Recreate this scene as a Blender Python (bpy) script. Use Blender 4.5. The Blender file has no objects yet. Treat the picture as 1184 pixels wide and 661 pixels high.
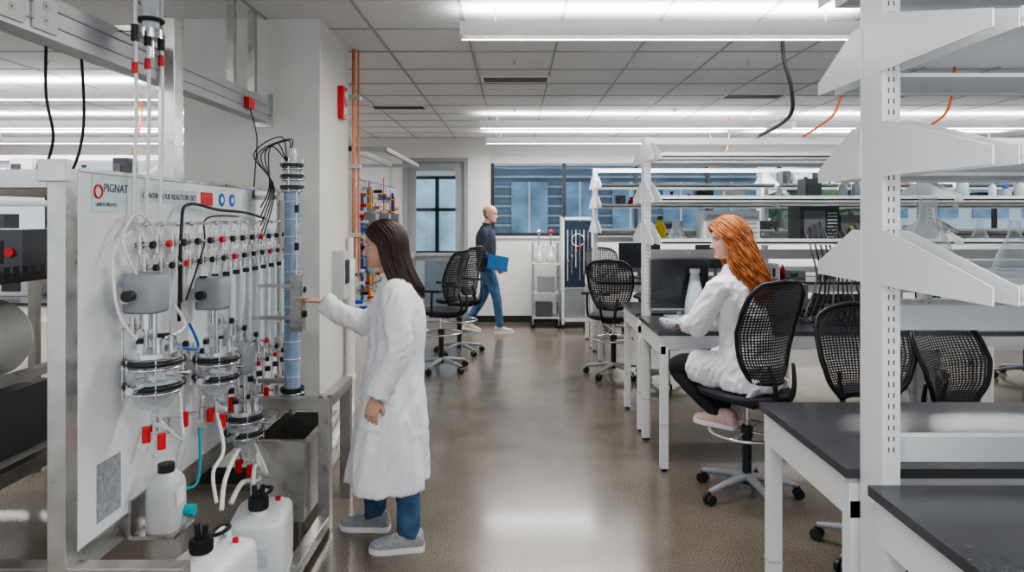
import bpy, bmesh, math, random
from mathutils import Vector as V, Matrix
from mathutils.bvhtree import BVHTree
from mathutils import noise as NZ
random.seed(7)
pi=math.pi
# ---------------------------------------------------------------- materials
MATS={}
def mat(name,col,rough=.5,metal=0.,var=.08,scale=6.,bump=0.,bscale=40.,coat=0.,emit=0.,rvar=.0):
    if name in MATS: return MATS[name]
    m=bpy.data.materials.new(name); m.use_nodes=True; nt=m.node_tree; n=nt.nodes; L=nt.links
    b=n['Principled BSDF']; tc=n.new('ShaderNodeTexCoord'); nz=n.new('ShaderNodeTexNoise')
    nz.inputs['Scale'].default_value=scale; nz.inputs['Detail'].default_value=4
    L.new(tc.outputs['Object'],nz.inputs['Vector'])
    cr=n.new('ShaderNodeValToRGB'); L.new(nz.outputs['Fac'],cr.inputs['Fac'])
    c=col
    cr.color_ramp.elements[0].position=.3; cr.color_ramp.elements[1].position=.7
    cr.color_ramp.elements[0].color=(c[0]*(1-var),c[1]*(1-var),c[2]*(1-var),1)
    cr.color_ramp.elements[1].color=(min(1,c[0]*(1+var)),min(1,c[1]*(1+var)),min(1,c[2]*(1+var)),1)
    L.new(cr.outputs['Color'],b.inputs['Base Color'])
    b.inputs['Roughness'].default_value=rough; b.inputs['Metallic'].default_value=metal
    b.inputs['Coat Weight'].default_value=coat
    if rvar:
        mr=n.new('ShaderNodeMapRange'); mr.inputs['To Min'].default_value=max(0,rough-rvar); mr.inputs['To Max'].default_value=rough+rvar
        L.new(nz.outputs['Fac'],mr.inputs['Value']); L.new(mr.outputs['Result'],b.inputs['Roughness'])
    if emit:
        L.new(cr.outputs['Color'],b.inputs['Emission Color']); b.inputs['Emission Strength'].default_value=emit
    if bump:
        n2=n.new('ShaderNodeTexNoise'); n2.inputs['Scale'].default_value=bscale; n2.inputs['Detail'].default_value=3
        L.new(tc.outputs['Object'],n2.inputs['Vector'])
        bp=n.new('ShaderNodeBump'); bp.inputs['Strength'].default_value=bump; bp.inputs['Distance'].default_value=.02
        L.new(n2.outputs['Fac'],bp.inputs['Height']); L.new(bp.outputs['Normal'],b.inputs['Normal'])
    MATS[name]=m; return m
def glass(name,tint,fac=.35,rough=.03):
    if name in MATS: return MATS[name]
    m=bpy.data.materials.new(name); m.use_nodes=True; nt=m.node_tree; n=nt.nodes; L=nt.links
    n.remove(n['Principled BSDF']); out=n['Material Output']
    t=n.new('ShaderNodeBsdfTransparent'); t.inputs[0].default_value=(*tint,1)
    g=n.new('ShaderNodeBsdfPrincipled'); g.inputs['Base Color'].default_value=(.80,.86,.88,1);g.inputs['Roughness'].default_value=rough
    lw=n.new('ShaderNodeLayerWeight'); lw.inputs['Blend'].default_value=fac
    mr=n.new('ShaderNodeMapRange');mr.inputs['To Min'].default_value=.10;mr.inputs['To Max'].default_value=.85;L.new(lw.outputs['Facing'],mr.inputs['Value'])
    mx=n.new('ShaderNodeMixShader'); L.new(mr.outputs[0],mx.inputs[0]); L.new(t.outputs[0],mx.inputs[1]); L.new(g.outputs[0],mx.inputs[2])
    L.new(mx.outputs[0],out.inputs[0]); MATS[name]=m; return m
WALL=mat('wall_paint',(.72,.71,.68),.6,var=.02,bump=.05,bscale=150)
WHITE=mat('white_powdercoat',(.78,.79,.80),.35,var=.02)
SHELF=mat('shelf_metal',(.62,.64,.66),.35,var=.03)
PANEL=mat('gloss_white_panel',(.78,.80,.82),.10,var=.02,coat=.5)
STEEL=mat('stainless',(.58,.57,.55),.30,1.,var=.10,scale=12,rvar=.1)
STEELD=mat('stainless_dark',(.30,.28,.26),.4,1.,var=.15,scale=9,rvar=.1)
CHROME=mat('chrome',(.72,.72,.73),.2,.95,var=.05)
ALU=mat('aluminium_beam',(.42,.43,.45),.4,.55,var=.05)
TOP=mat('epoxy_benchtop',(.050,.052,.060),.20,var=.10,scale=60,rvar=.04)
BLACK=mat('black_plastic',(.016,.016,.018),.4,var=.2)
CHAIRM=mat('chair_mesh_black',(.036,.037,.042),.5,var=.2)
CHAIRF=mat('chair_fabric',(.035,.037,.044),.8,var=.2,scale=80,bump=.2,bscale=200)
GREY=mat('grey_housing',(.30,.32,.34),.45,var=.05)
DGREY=mat('dark_grey_housing',(.10,.105,.115),.45,var=.1)
LGREY=mat('light_grey_plastic',(.54,.56,.56),.4,var=.04)
RED=mat('red_plastic',(.62,.02,.025),.35,var=.1)
BLUE=mat('blue_plastic',(.02,.12,.50),.35,var=.1)
TEAL=mat('teal_plastic',(.0,.35,.42),.35,var=.1)
ORANGE=mat('orange_hose',(.75,.16,.03),.45,var=.1)
COPPER=mat('copper_pipe',(.50,.22,.13),.4,.7,var=.1)
YELLOW=mat('yellow_paint',(.75,.52,.02),.5,var=.1)
PVC=mat('white_pvc',(.74,.74,.71),.3,var=.03)
HDPE=mat('hdpe_jerrycan',(.78,.81,.83),.38,var=.03,coat=.2)
COAT=mat('lab_coat_cotton',(.84,.85,.88),.85,var=.015,bump=.06,bscale=60)
JEANS=mat('denim',(.045,.11,.21),.85,var=.35,scale=14,bump=.2,bscale=60)
PANTS=mat('black_trousers',(.016,.016,.02),.8,var=.2)
NAVY=mat('navy_jacket',(.018,.022,.040),.75,var=.2,bump=.2,bscale=30)
SKIN=mat('skin',(.58,.34,.25),.5,var=.06,scale=20)
SKIN2=mat('skin_fair',(.70,.43,.34),.5,var=.06,scale=20)
LIP=mat('lips',(.48,.17,.15),.4)
EYEW=mat('eye_white',(.8,.8,.78),.2); EYED=mat('eye_iris',(.05,.03,.02),.2)
HAIRB=mat('hair_dark_brown',(.040,.020,.014),.42,var=.35,scale=40)
HAIRR=mat('hair_ginger',(.50,.17,.05),.45,var=.4,scale=30)
HAIRG=mat('hair_grey_stubble',(.22,.17,.15),.8,var=.2)
SHOEG=mat('sneaker_grey_knit',(.34,.35,.37),.8,var=.2,scale=60,bump=.3,bscale=120)
SHOEP=mat('sneaker_pink',(.66,.46,.44),.8,var=.15,scale=50)
SHOEW=mat('sneaker_tan',(.5,.45,.38),.7,var=.15)
SOLE=mat('sole_white',(.75,.75,.73),.6,var=.04)
SCREEN=mat('screen_dark',(.05,.055,.065),.15,var=.05)
PAPER=mat('printed_label',(.30,.32,.34),.5,var=.25,scale=60)
INK=mat('ink_dark',(.05,.06,.07),.5)
FRAME=mat('window_frame_black',(.02,.022,.025),.4)
GL=glass('clear_glass',(.93,.96,.97),.4)
GLB=mat('jacket_glass_blue',(.25,.35,.50),.12,var=.12,scale=25,coat=1.)
GTUBE=mat('sight_glass_tube',(.58,.63,.66),.12,var=.1,scale=30,coat=1.)
TUBE=mat('clear_pvc_tube',(.78,.78,.75),.25,var=.05,coat=.5)
def winglass():
    m=bpy.data.materials.new('window_glass');m.use_nodes=True;nt=m.node_tree;n=nt.nodes;L=nt.links;n.remove(n['Principled BSDF'])
    t=n.new('ShaderNodeBsdfTransparent');t.inputs[0].default_value=(.74,.82,.88,1);g=n.new('ShaderNodeBsdfGlossy');g.inputs['Roughness'].default_value=.02
    f=n.new('ShaderNodeFresnel');f.inputs[0].default_value=1.5;mx=n.new('ShaderNodeMixShader');L.new(f.outputs[0],mx.inputs[0]);L.new(t.outputs[0],mx.inputs[1]);L.new(g.outputs[0],mx.inputs[2]);L.new(mx.outputs[0],n['Material Output'].inputs[0]);return m
WGL=winglass()
# ---------------------------------------------------------------- builder
def cat(pts,res):
    if len(pts)<3 or res<2: return [tuple(p) for p in pts]
    out=[];n=len(pts)
    for i in range(n-1):
        p0=pts[max(i-1,0)];p1=pts[i];p2=pts[i+1];p3=pts[min(i+2,n-1)]
        for k in range(res):
            t=k/res
            out.append(tuple(.5*((2*b)+(-a+c)*t+(2*a-5*b+4*c-d)*t*t+(-a+3*b-3*c+d)*t**3) for a,b,c,d in zip(p0,p1,p2,p3)))
    out.append(tuple(pts[-1])); return out
class B:
    def __init__(s): s.v=[];s.f=[];s.m=[];s.sm=[];s.mats=[];s.M=Matrix()
    def mi(s,m):
        if m not in s.mats: s.mats.append(m)
        return s.mats.index(m)
    def add(s,vs,fs,m,smooth=False):
        o=len(s.v); M=s.M
        s.v+= [tuple(M@V(p)) for p in vs]; k=s.mi(m)
        for f in fs: s.f.append(tuple(i+o for i in f)); s.m.append(k); s.sm.append(smooth)
    def box(s,c,d,m,rot=None):
        R=rot or Matrix(); x,y,z=d[0]/2,d[1]/2,d[2]/2
        vs=[R@V((a*x,b*y,e*z))+V(c) for e in(-1,1) for b in(-1,1) for a in(-1,1)]
        s.add(vs,[(0,2,3,1),(4,5,7,6),(0,1,5,4),(2,6,7,3),(0,4,6,2),(1,3,7,5)],m)
    def bb(s,a,b,m): s.box([(p+q)/2 for p,q in zip(a,b)],[abs(q-p) for p,q in zip(a,b)],m)
    def prism(s,poly,vec,m):
        n=len(poly); vs=[V(p) for p in poly]+[V(p)+V(vec) for p in poly]
        s.add(vs,[tuple(range(n))[::-1],tuple(range(n,2*n))]+[(i,(i+1)%n,n+(i+1)%n,n+i) for i in range(n)],m)
    def tube(s,pts,r,m,seg=8,res=5,closed=False,flat=1.):
        if isinstance(r,(int,float)): q=[(*p,r) for p in pts]
        else: q=[(*p,k) for p,k in zip(pts,r)]
        if closed: q=q+[q[0]]
        q=cat(q,res); P=[V(a[:3]) for a in q]; n=len(P)
        vs=[];fs=[]; T=(P[1]-P[0]).normalized()
        up=V((0,0,1)) if abs(T.z)<.9 else V((1,0,0))
        N=(up-T*up.dot(T)).normalized()
        for i in range(n):
            T=(P[min(i+1,n-1)]-P[max(i-1,0)])
            T=T.normalized() if T.length>1e-9 else V((0,0,1))
            N=N-T*N.dot(T); N=N.normalized() if N.length>1e-6 else T.orthogonal().normalized()
            Bn=T.cross(N)
            for k in range(seg):
                a=2*pi*k/seg; vs.append(P[i]+(N*math.cos(a)*flat+Bn*math.sin(a))*q[i][3])
        for i in range(n-1):
            for k in range(seg):
                fs.append((i*seg+k,i*seg+(k+1)%seg,(i+1)*seg+(k+1)%seg,(i+1)*seg+k))
        if not closed: fs.append(tuple(range(seg))[::-1]); fs.append(tuple((n-1)*seg+k for k in range(seg)))
        s.add(vs,fs,m,True)
    def cyl(s,a,b,r,m,seg=14,r2=None):
        a=V(a);b=V(b);T=(b-a).normalized();N=T.orthogonal().normalized();Q=T.cross(N);r2=r if r2 is None else r2
        vs=[a+(N*math.cos(2*pi*k/seg)+Q*math.sin(2*pi*k/seg))*r for k in range(seg)]+[b+(N*math.cos(2*pi*k/seg)+Q*math.sin(2*pi*k/seg))*r2 for k in range(seg)]
        s.add(vs,[(k,(k+1)%seg,seg+(k+1)%seg,seg+k) for k in range(seg)],m,True)
        s.add(vs,[tuple(range(seg))[::-1],tuple(range(seg,2*seg))],m,False)
    def lathe(s,c,prof,m,seg=24,axis=(0,0,1)):
        T=V(axis).normalized();N=T.orthogonal().normalized();Q=T.cross(N);c=V(c);vs=[];fs=[];n=len(prof)
        for r,z in prof:
            for k in range(seg):
                a=2*pi*k/seg; vs.append(c+T*z+(N*math.cos(a)+Q*math.sin(a))*max(r,1e-4))
        for i in range(n-1):
            for k in range(seg): fs.append((i*seg+k,i*seg+(k+1)%seg,(i+1)*seg+(k+1)%seg,(i+1)*seg+k))
        s.add(vs,fs,m,True)
    def sph(s,c,r,m,seg=14,rings=8,rot=None):
        if isinstance(r,(int,float)): r=(r,r,r)
        R=rot or Matrix(); vs=[];fs=[]
        for i in range(rings+1):
            p=pi*i/rings
            for k in range(seg):
                a=2*pi*k/seg; vs.append(R@V((r[0]*math.sin(p)*math.cos(a),r[1]*math.sin(p)*math.sin(a),r[2]*math.cos(p)))+V(c))
        for i in range(rings):
            for k in range(seg): fs.append((i*seg+k,(i+1)*seg+k,(i+1)*seg+(k+1)%seg,i*seg+(k+1)%seg))
        s.add(vs,fs,m,True)
    def torus(s,c,R,r,m,axis=(0,0,1),seg=28,k=8):
        T=V(axis).normalized();N=T.orthogonal().normalized();Q=T.cross(N)
        s.tube([V(c)+(N*math.cos(2*pi*i/seg)+Q*math.sin(2*pi*i/seg))*R for i in range(seg)],r,m,seg=k,res=1,closed=True)
    def stack(s,rings,m,seg=32,res=5,fold=None,p=1.):
        q=cat(rings,res);vs=[];fs=[];n=len(q)
        for i,(cx,cy,cz,rx,ry) in enumerate(q):
            for k in range(seg):
                a=2*pi*k/seg; g=1+(fold(cz,a) if fold else 0); ca,sa=math.cos(a),math.sin(a)
                ca=math.copysign(abs(ca)**p,ca); sa=math.copysign(abs(sa)**p,sa)
                vs.append((cx+rx*g*ca,cy+ry*g*sa,cz))
        for i in range(n-1):
            for k in range(seg): fs.append((i*seg+k,i*seg+(k+1)%seg,(i+1)*seg+(k+1)%seg,(i+1)*seg+k))
        fs.append(tuple(range(seg))[::-1]);fs.append(tuple((n-1)*seg+k for k in range(seg)))
        s.add(vs,fs,m,True)
    def fin(s,name,loc=(0,0,0),rz=0,parent=None,bevel=0):
        me=bpy.data.meshes.new(name); me.from_pydata(s.v,[],s.f)
        for m in s.mats: me.materials.append(m)
        me.polygons.foreach_set('material_index',s.m); me.polygons.foreach_set('use_smooth',s.sm)
        bm=bmesh.new();bm.from_mesh(me)
        bmesh.ops.recalc_face_normals(bm,faces=bm.faces);bm.to_mesh(me);bm.free()
        o=bpy.data.objects.new(name,me); bpy.context.scene.collection.objects.link(o)
        o.location=loc;o.rotation_euler=(0,0,rz)
        if parent: o.parent=parent
        if bevel:
            b=o.modifiers.new('bevel','BEVEL');b.width=bevel;b.segments=2;b.limit_method='ANGLE';b.angle_limit=math.radians(50)
        return o
def empty(name,loc=(0,0,0),rz=0):
    e=bpy.data.objects.new(name,None);bpy.context.scene.collection.objects.link(e);e.location=loc;e.rotation_euler=(0,0,rz);e.empty_display_size=.1;return e
def fuse(b,name,parent,m,voxel=.008,smooth=4,disp=0,dscale=.08,wr=None):
    o=b.fin(name,parent=parent)
    r=o.modifiers.new('r','REMESH');r.mode='VOXEL';r.voxel_size=voxel;r.use_smooth_shade=True
    if smooth: q=o.modifiers.new('s','SMOOTH');q.iterations=smooth;q.factor=.5
    if disp:
        t=bpy.data.textures.new('folds','CLOUDS');t.noise_scale=dscale;t.noise_depth=1
        d=o.modifiers.new('d','DISPLACE');d.texture=t;d.strength=disp;d.mid_level=.5
    dg=bpy.context.evaluated_depsgraph_get();me=bpy.data.meshes.new_from_object(o.evaluated_get(dg))
    o.modifiers.clear();o.data=me;me.materials.clear();me.materials.append(m)
    if wr:
        nn=[v.normal.copy() for v in me.vertices]
        for v,nv in zip(me.vertices,nn): v.co=v.co+nv*wr(v.co)
        me.update()
    me.polygons.foreach_set('material_index',[0]*len(me.polygons))
    me.polygons.foreach_set('use_smooth',[True]*len(me.polygons));return o
def wrinkle(amp,sx=9,sz=2.6,creases=()):
    def f(c):
        a=NZ.noise(V((c.x*sx,c.y*sx,c.z*sz+1.7)));b=NZ.noise(V((c.x*sx*2.2+5,c.y*sx*2.2,c.z*sz*4+c.x*9)))
        r=amp*((1-abs(a)*3.2)*.8+(1-abs(b)*3)*.4)
        for (p,rad,am,d) in creases:
            q=c-V(p);l=q.length
            if l<rad: r+=am*math.cos(q.dot(V(d))*170+3*NZ.noise(c*14))*(1-l/rad)**.7
        return r
    return f
def patch(b,obj,fn,nu,nv,direction,off,m):
    me=obj.data;bv=BVHTree.FromPolygons([v.co for v in me.vertices],[tuple(p.vertices) for p in me.polygons])
    d=V(direction);vs=[]
    for j in range(nv+1):
        for i in range(nu+1):
            o=V(fn(i/nu,j/nv));h=bv.ray_cast(o,d)[0]
            if h is None: h=o+d*.45
            edge=i in(0,nu) or j in(0,nv)
            vs.append(h-d*(off if not edge else -.003))
    b.add(vs,[(j*(nu+1)+i,j*(nu+1)+i+1,(j+1)*(nu+1)+i+1,(j+1)*(nu+1)+i) for j in range(nv) for i in range(nu)],m,True)
def text(s,body,size,loc,rot,m,parent,name):
    c=bpy.data.curves.new(name,'FONT');c.body=body;c.size=size;c.extrude=.0005;c.materials.append(m)
    o=bpy.data.objects.new(name,c);bpy.context.scene.collection.objects.link(o);o.location=loc;o.rotation_euler=rot;o.parent=parent
def interp(x,xs,ys):
    if x<=xs[0]: return ys[0]
    for i in range(len(xs)-1):
        if x<=xs[i+1]:
            t=(x-xs[i])/(xs[i+1]-xs[i]); return ys[i]+(ys[i+1]-ys[i])*t
    return ys[-1]
# ---------------------------------------------------------------- room
CH=2.87; FY=10.67; X0,X1=-8.5,8.5; YB=-2.2
def floor_mat():
    m=bpy.data.materials.new('polished_concrete');m.use_nodes=True;nt=m.node_tree;n=nt.nodes;L=nt.links;b=n['Principled BSDF']
    tc=n.new('ShaderNodeTexCoord')
    def nz(sc,d=4):
        k=n.new('ShaderNodeTexNoise');k.inputs['Scale'].default_value=sc;k.inputs['Detail'].default_value=d;L.new(tc.outputs['Object'],k.inputs['Vector']);return k
    a=nz(.6,4);c=nz(110,3);e=nz(4,4)
    r1=n.new('ShaderNodeValToRGB');r1.color_ramp.elements[0].color=(.138,.116,.093,1);r1.color_ramp.elements[1].color=(.205,.178,.148,1)
    r1.color_ramp.elements[0].position=.3;r1.color_ramp.elements[1].position=.7
    ad=n.new('ShaderNodeMix');ad.data_type='FLOAT';ad.inputs[0].default_value=.4;L.new(a.outputs['Fac'],ad.inputs[2]);L.new(e.outputs['Fac'],ad.inputs[3]);L.new(ad.outputs[0],r1.inputs['Fac'])
    r2=n.new('ShaderNodeValToRGB');r2.color_ramp.elements[0].position=.36;r2.color_ramp.elements[1].position=.64
    r2.color_ramp.elements[0].color=(.52,.52,.52,1);r2.color_ramp.elements[1].color=(1.4,1.37,1.32,1);L.new(c.outputs['Fac'],r2.inputs['Fac'])
    mx=n.new('ShaderNodeMix');mx.data_type='RGBA';mx.blend_type='MULTIPLY';mx.inputs[0].default_value=.8
    L.new(r1.outputs[0],mx.inputs[6]);L.new(r2.outputs[0],mx.inputs[7]);L.new(mx.outputs[2],b.inputs['Base Color'])
    mr=n.new('ShaderNodeMapRange');mr.inputs['To Min'].default_value=.16;mr.inputs['To Max'].default_value=.30;L.new(e.outputs['Fac'],mr.inputs['Value']);L.new(mr.outputs[0],b.inputs['Roughness'])
    b.inputs['Coat Weight'].default_value=.3;b.inputs['Coat Roughness'].default_value=.10
    return m
b=B();b.bb((X0,YB,-.1),(X1,FY+.2,0),floor_mat());b.fin('floor')
CEIL=mat('ceiling_tile',(.74,.75,.76),.85,var=.03,scale=30,bump=.1,bscale=300)
b=B();b.bb((X0,YB,CH),(X1,FY+.2,CH+.1),CEIL);b.fin('ceiling')
b=B();GRID=mat('ceiling_tbar',(.38,.39,.40),.5,var=.02)
x=-.32-.61*13
while x<X1:
    b.bb((x-.008,YB,CH-.006),(x+.008,FY,CH-.0005),GRID);x+=.61
y=-1.66
while y<FY:
    b.bb((X0,y-.008,CH-.006),(X1,y+.008,CH-.0005),GRID);y+=.61
b.fin('trim_1')
b=B()
for x in(-.01,1.82,3.65,-3.67):
    for y in(2.9,5.35,7.8): b.cyl((x,y,CH-.03),(x,y,CH-.006),.012,CHROME,8);b.cyl((x,y,CH-.009),(x,y,CH-.006),.035,SOLE,14)
b.fin('ceiling_sprinkler')
b=B();W=WALL;y0,y1=FY,FY+.2
b.bb((-3.0,y0,0),(-1.70,y1,CH),W);b.bb((-1.70,y0,2.5),(-.80,y1,CH),W);b.bb((-.80,y0,0),(-.39,y1,CH),W)
b.bb((-.39,y0,0),(X1,y1,1.34),W);b.bb((-.39,y0,2.62),(X1,y1,CH),W)
b.bb((X0,y0,0),(-3.0,y1,1.0),W);b.bb((X0,y0,2.62),(-3.0,y1,CH),W)
b.fin('wall_back')
b=B();b.bb((X0-.2,YB,0),(X0,FY+.2,CH),W);b.fin('wall_left')
b=B();b.bb((X1,YB,0),(X1+.2,FY+.2,CH),W);b.fin('wall_right')
b=B();b.bb((-.74,FY-.015,0),(X1,FY-.001,.10),BLACK);b.bb((-3,FY-.015,0),(-1.76,FY-.001,.10),BLACK);b.fin('baseboard_back')
b=B();b.bb((-.60,FY-.012,1.15),(-.52,FY-.001,1.27),SOLE);b.bb((-.565,FY-.018,1.19),(-.555,FY-.012,1.23),LGREY);b.fin('light_switch')
def window(name,xa,xb,za,zb,step):
    b=B();y=FY+.06
    b.bb((xa,y,za),(xb,y+.06,za+.05),FRAME);b.bb((xa,y,zb-.05),(xb,y+.06,zb),FRAME)
    x=xa
    while x<xb-.02:
        b.bb((x,y,za+.05),(x+.055,y+.06,zb-.05),FRAME);x+=step
    b.bb((xb-.05,y,za+.05),(xb,y+.06,zb-.05),FRAME)
    b.add([(xa,y+.03,za),(xb,y+.03,za),(xb,y+.03,zb),(xa,y+.03,zb)],[(0,1,2,3)],WGL)
    b.bb((xa,FY-.03,za-.03),(xb,FY+.06,za-.001),WHITE)
    b.bb((xa,FY+.01,zb-.14),(xb,FY+.055,zb-.001),LGREY)
    b.fin(name)
window('window_1',-.39,X1,1.34,2.62,1.13)
window('window_2',X0,-3.0,1.0,2.62,1.1)
b=B();DG=mat('door_frame_grey',(.30,.31,.32),.4,var=.03)
b.bb((-1.76,FY-.03,0),(-1.70,FY+.10,2.56),DG);b.bb((-.80,FY-.03,0),(-.74,FY+.10,2.56),DG);b.bb((-1.70,FY-.03,2.5),(-.80,FY+.10,2.56),DG)
b.bb((-1.70,FY+.02,.01),(-1.56,FY+.07,2.49),DG);b.bb((-.94,FY+.02,.01),(-.80,FY+.07,2.49),DG)
b.bb((-1.56,FY+.02,2.36),(-.94,FY+.07,2.49),DG);b.bb((-1.56,FY+.02,.01),(-.94,FY+.07,.25),DG);b.bb((-1.56,FY+.02,.95),(-.94,FY+.07,1.08),DG)
b.add([(-1.56,FY+.045,.25),(-.94,FY+.045,.25),(-.94,FY+.045,2.36),(-1.56,FY+.045,2.36)],[(0,1,2,3)],WGL)
b.cyl((-1.6,FY-.05,1.04),(-.9,FY-.05,1.04),.025,CHROME);b.bb((-1.62,FY-.07,1.0),(-1.56,FY+.02,1.08),STEEL);b.bb((-.94,FY-.07,1.0),(-.88,FY+.02,1.08),STEEL)
b.fin('door_1')
b=B();b.bb((-3.0,FY+2.6,0),(-.45,FY+2.7,CH),WALL);b.bb((-3.0,FY+.2,-.05),(-.45,FY+2.7,0),mat('corridor_floor',(.30,.28,.25),.4))
DL=mat('corridor_window_daylight',(.40,.58,.68),.4,var=.3,scale=2,emit=.5)
b.bb((-2.75,FY+2.55,.95),(-.9,FY+2.59,2.4),DL)
for i in range(4): b.bb((-2.75+i*.6,FY+2.52,.95),(-2.68+i*.6,FY+2.55,2.4),FRAME)
for z in(.92,1.75,2.37): b.bb((-2.75,FY+2.52,z),(-.88,FY+2.55,z+.06),FRAME)
b.bb((-1.7,FY+2.1,0),(-1.1,FY+2.5,.95),GREY);b.fin('corridor_wall')
# exterior
EXT=mat('exterior_cladding',(.16,.22,.28),.5,var=.2,scale=1.5);EXG=mat('exterior_glazing',(.20,.33,.45),.15,var=.4,scale=2);EXL=mat('exterior_panel_light',(.60,.64,.66),.6,var=.1,scale=1)
b=B();b.bb((-.8,17,-2),(6.0,22,5.4),EXT)
for i in range(26):
    z=-1+i*.24
    b.bb((-.8,16.93,z),(6.0,17,z+.05),mat('louver_steel',(.32,.38,.43),.4,var=.1))
for i in range(5):
    b.bb((-.1+i*1.25,16.9,.9),(.8+i*1.25,16.96,2.5),EXG);b.bb((.32+i*1.25,16.88,.9),(.37+i*1.25,16.9,2.5),EXL)
b.bb((-.8,16.88,2.9),(6.0,16.93,3.25),EXL)
b.fin('neighbour_building')
b=B();b.bb((9.5,19,-2),(20,24,3.3),EXL)
for i in range(7):
    for z in(-.2,1.6): b.bb((9.9+i*1.4,18.95,z),(10.9+i*1.4,19,z+1.1),EXG)
b.fin('distant_building')
b=B();TR=mat('foliage',(.13,.22,.10),.8,var=.5,scale=5)
for i in range(50):
    b.sph((6.6+random.random()*2.2,15.8+random.random()*2.5,.0+random.random()*2.5),.2+.3*random.random(),TR,8,5)
for i in range(2): b.cyl((7.2+i*1.2,16.6,-1),(7.2+i*1.2,16.6,2),.12,mat('bark',(.1,.07,.05),.9))
b.fin('tree')
b=B();b.bb((-2.05,4.22,0),(-1.21,4.94,CH),W);b.fin('wall_column')
b=B();b.bb((-2.06,4.205,0),(-1.205,4.219,.1),BLACK);b.fin('baseboard_column')
def fixture(xa,xb,y,z=2.70,p=50,up=19):
    b=B();b.bb((xa,y-.07,z+.012),(xb,y+.07,z+.075),WHITE)
    b.bb((xa,y-.07,z-.004),(xb,y-.058,z+.012),WHITE);b.bb((xa,y+.058,z-.004),(xb,y+.07,z+.012),WHITE)
    for x in (xa+.2,xb-.2): b.cyl((x,y,z+.075),(x,y,CH),.006,STEEL,6)
    e=b.fin('linear_pendant_light')
    for nm,zz,pw,rx in(('lamp_down',z+.004,p,0),('lamp_up',z+.085,up,pi)):
        l=bpy.data.lights.new(nm,'AREA');l.shape='RECTANGLE';l.size=xb-xa-.02;l.size_y=.11;l.energy=pw*(xb-xa)/2.4;l.color=(1,.985,.96)
        o=bpy.data.objects.new(nm,l);bpy.context.scene.collection.objects.link(o);o.location=((xa+xb)/2,y,zz);o.rotation_euler=(rx,0,0);o.parent=e
for y in (.6,4.0,8.1,9.8):
    if y==4.0: segs=[(-7.6,-4.6),(-.32,2.02),(3.3,6.3)]
    elif y==.6: segs=[(-5,-2),(-.6,1.8),(3.2,6.2)]  # extra pendant row above the camera, out of view, added to light the foreground
    else: segs=[(-7.6,-3.4),(-.42,3.0),(3.3,7.0)]
    for a,c in segs: fixture(a,c,y)
fixture(-7.6,-3.0,6.1)
b=B()
for x,y in((0.0,6.05),(-1.3,7.6),(2.4,6.9)):
    b.bb((x-.3,y-.12,CH-.012),(x+.3,y+.12,CH-.0005),WHITE)
    for i in range(5): b.bb((x-.28,y-.1+i*.042,CH-.016),(x+.28,y-.085+i*.042,CH-.012),BLACK)
b.fin('air_diffuser')
# ---------------------------------------------------------------- benches
def bench(x0,x1,yc,dn=.76,df=.76,levels=(1.46,1.76,2.06),ztop=2.24,step=2.1,sn=.40,sf=.40,legh=.91):
    b=B();zt=legh
    for sgn,d in((-1,dn),(1,df)):
        ya=yc+sgn*.06;yb=yc+sgn*d;lo,hi=min(ya,yb),max(ya,yb)
        b.bb((x0-.03,lo,zt-.028),(x1,hi,zt),TOP)
        b.bb((x0-.015,lo+.015,zt-.15),(x0+.02,hi-.015,zt-.029),WHITE)
        for yy in(lo+.02,hi-.05): b.bb((x0+.02,yy,zt-.12),(x1,yy+.03,zt-.029),WHITE)
        x=x0
        while x<x1:
            for yy in(lo+.015,hi-.065):
                b.bb((x-.012,yy,.02),(x+.038,yy+.05,zt-.10),WHITE);b.cyl((x+.013,yy+.025,0),(x+.013,yy+.025,.025),.02,BLACK,10)
                b.bb((x-.014,yy-.002,.30),(x+.040,yy+.052,.31),LGREY)
            x+=step
    x=x0+.01;ups=[]
    while x<x1+.01:
        ups.append(x);x+=step
    for x in ups:
        b.bb((x,yc-.06,0),(x+.05,yc+.06,ztop),WHITE)
        z=1.0
        while z<ztop-.05:
            for dx in(.016,.030): b.bb((x+dx,yc-.0605,z),(x+dx+.004,yc-.0598,z+.014),DGREY)
            z+=.03
        for z in levels:
            for sgn,d in((-1,sn),(1,sf)):
                for xx in (x+.052,x-.004):
                    b.prism([(xx,yc+sgn*.05,z-.01),(xx,yc+sgn*d,z-.01),(xx,yc+sgn*d,z+.03),(xx,yc+sgn*.10,z+.14),(xx,yc+sgn*.05,z+.14)],(.004,0,0),WHITE)
    for i,x in enumerate(ups):
        xe=ups[i+1] if i+1<len(ups) else x1
        xa=x+.058
        for z in levels:
            for sgn,d in((-1,sn),(1,sf)):
                a,c=yc+sgn*.07,yc+sgn*d
                b.bb((xa,min(a,c),z),(xe-.006,max(a,c),z+.012),SHELF)
                b.bb((xa,c-sgn*.004,z-.008),(xe-.006,c,z+.035),SHELF)
        for z in(ztop-.05,1.33,zt+.05): b.bb((x+.05,yc-.02,z),(xe,yc+.02,z+.05 if z>2 else z+.07),WHITE)
    return b.fin('lab_bench_with_shelving',bevel=.0015)
bench(1.0,5.2,1.94,dn=.80,df=.78,levels=(1.47,1.77,2.06,2.35),ztop=2.86,sn=.50,sf=.33,step=2.1)
bench(.95,7.25,5.15)
bench(.95,7.25,8.45,levels=(1.46,1.76,2.0))
bench(-7.6,-3.3,6.6,levels=(1.46,1.76,2.0),step=2.1)
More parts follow.
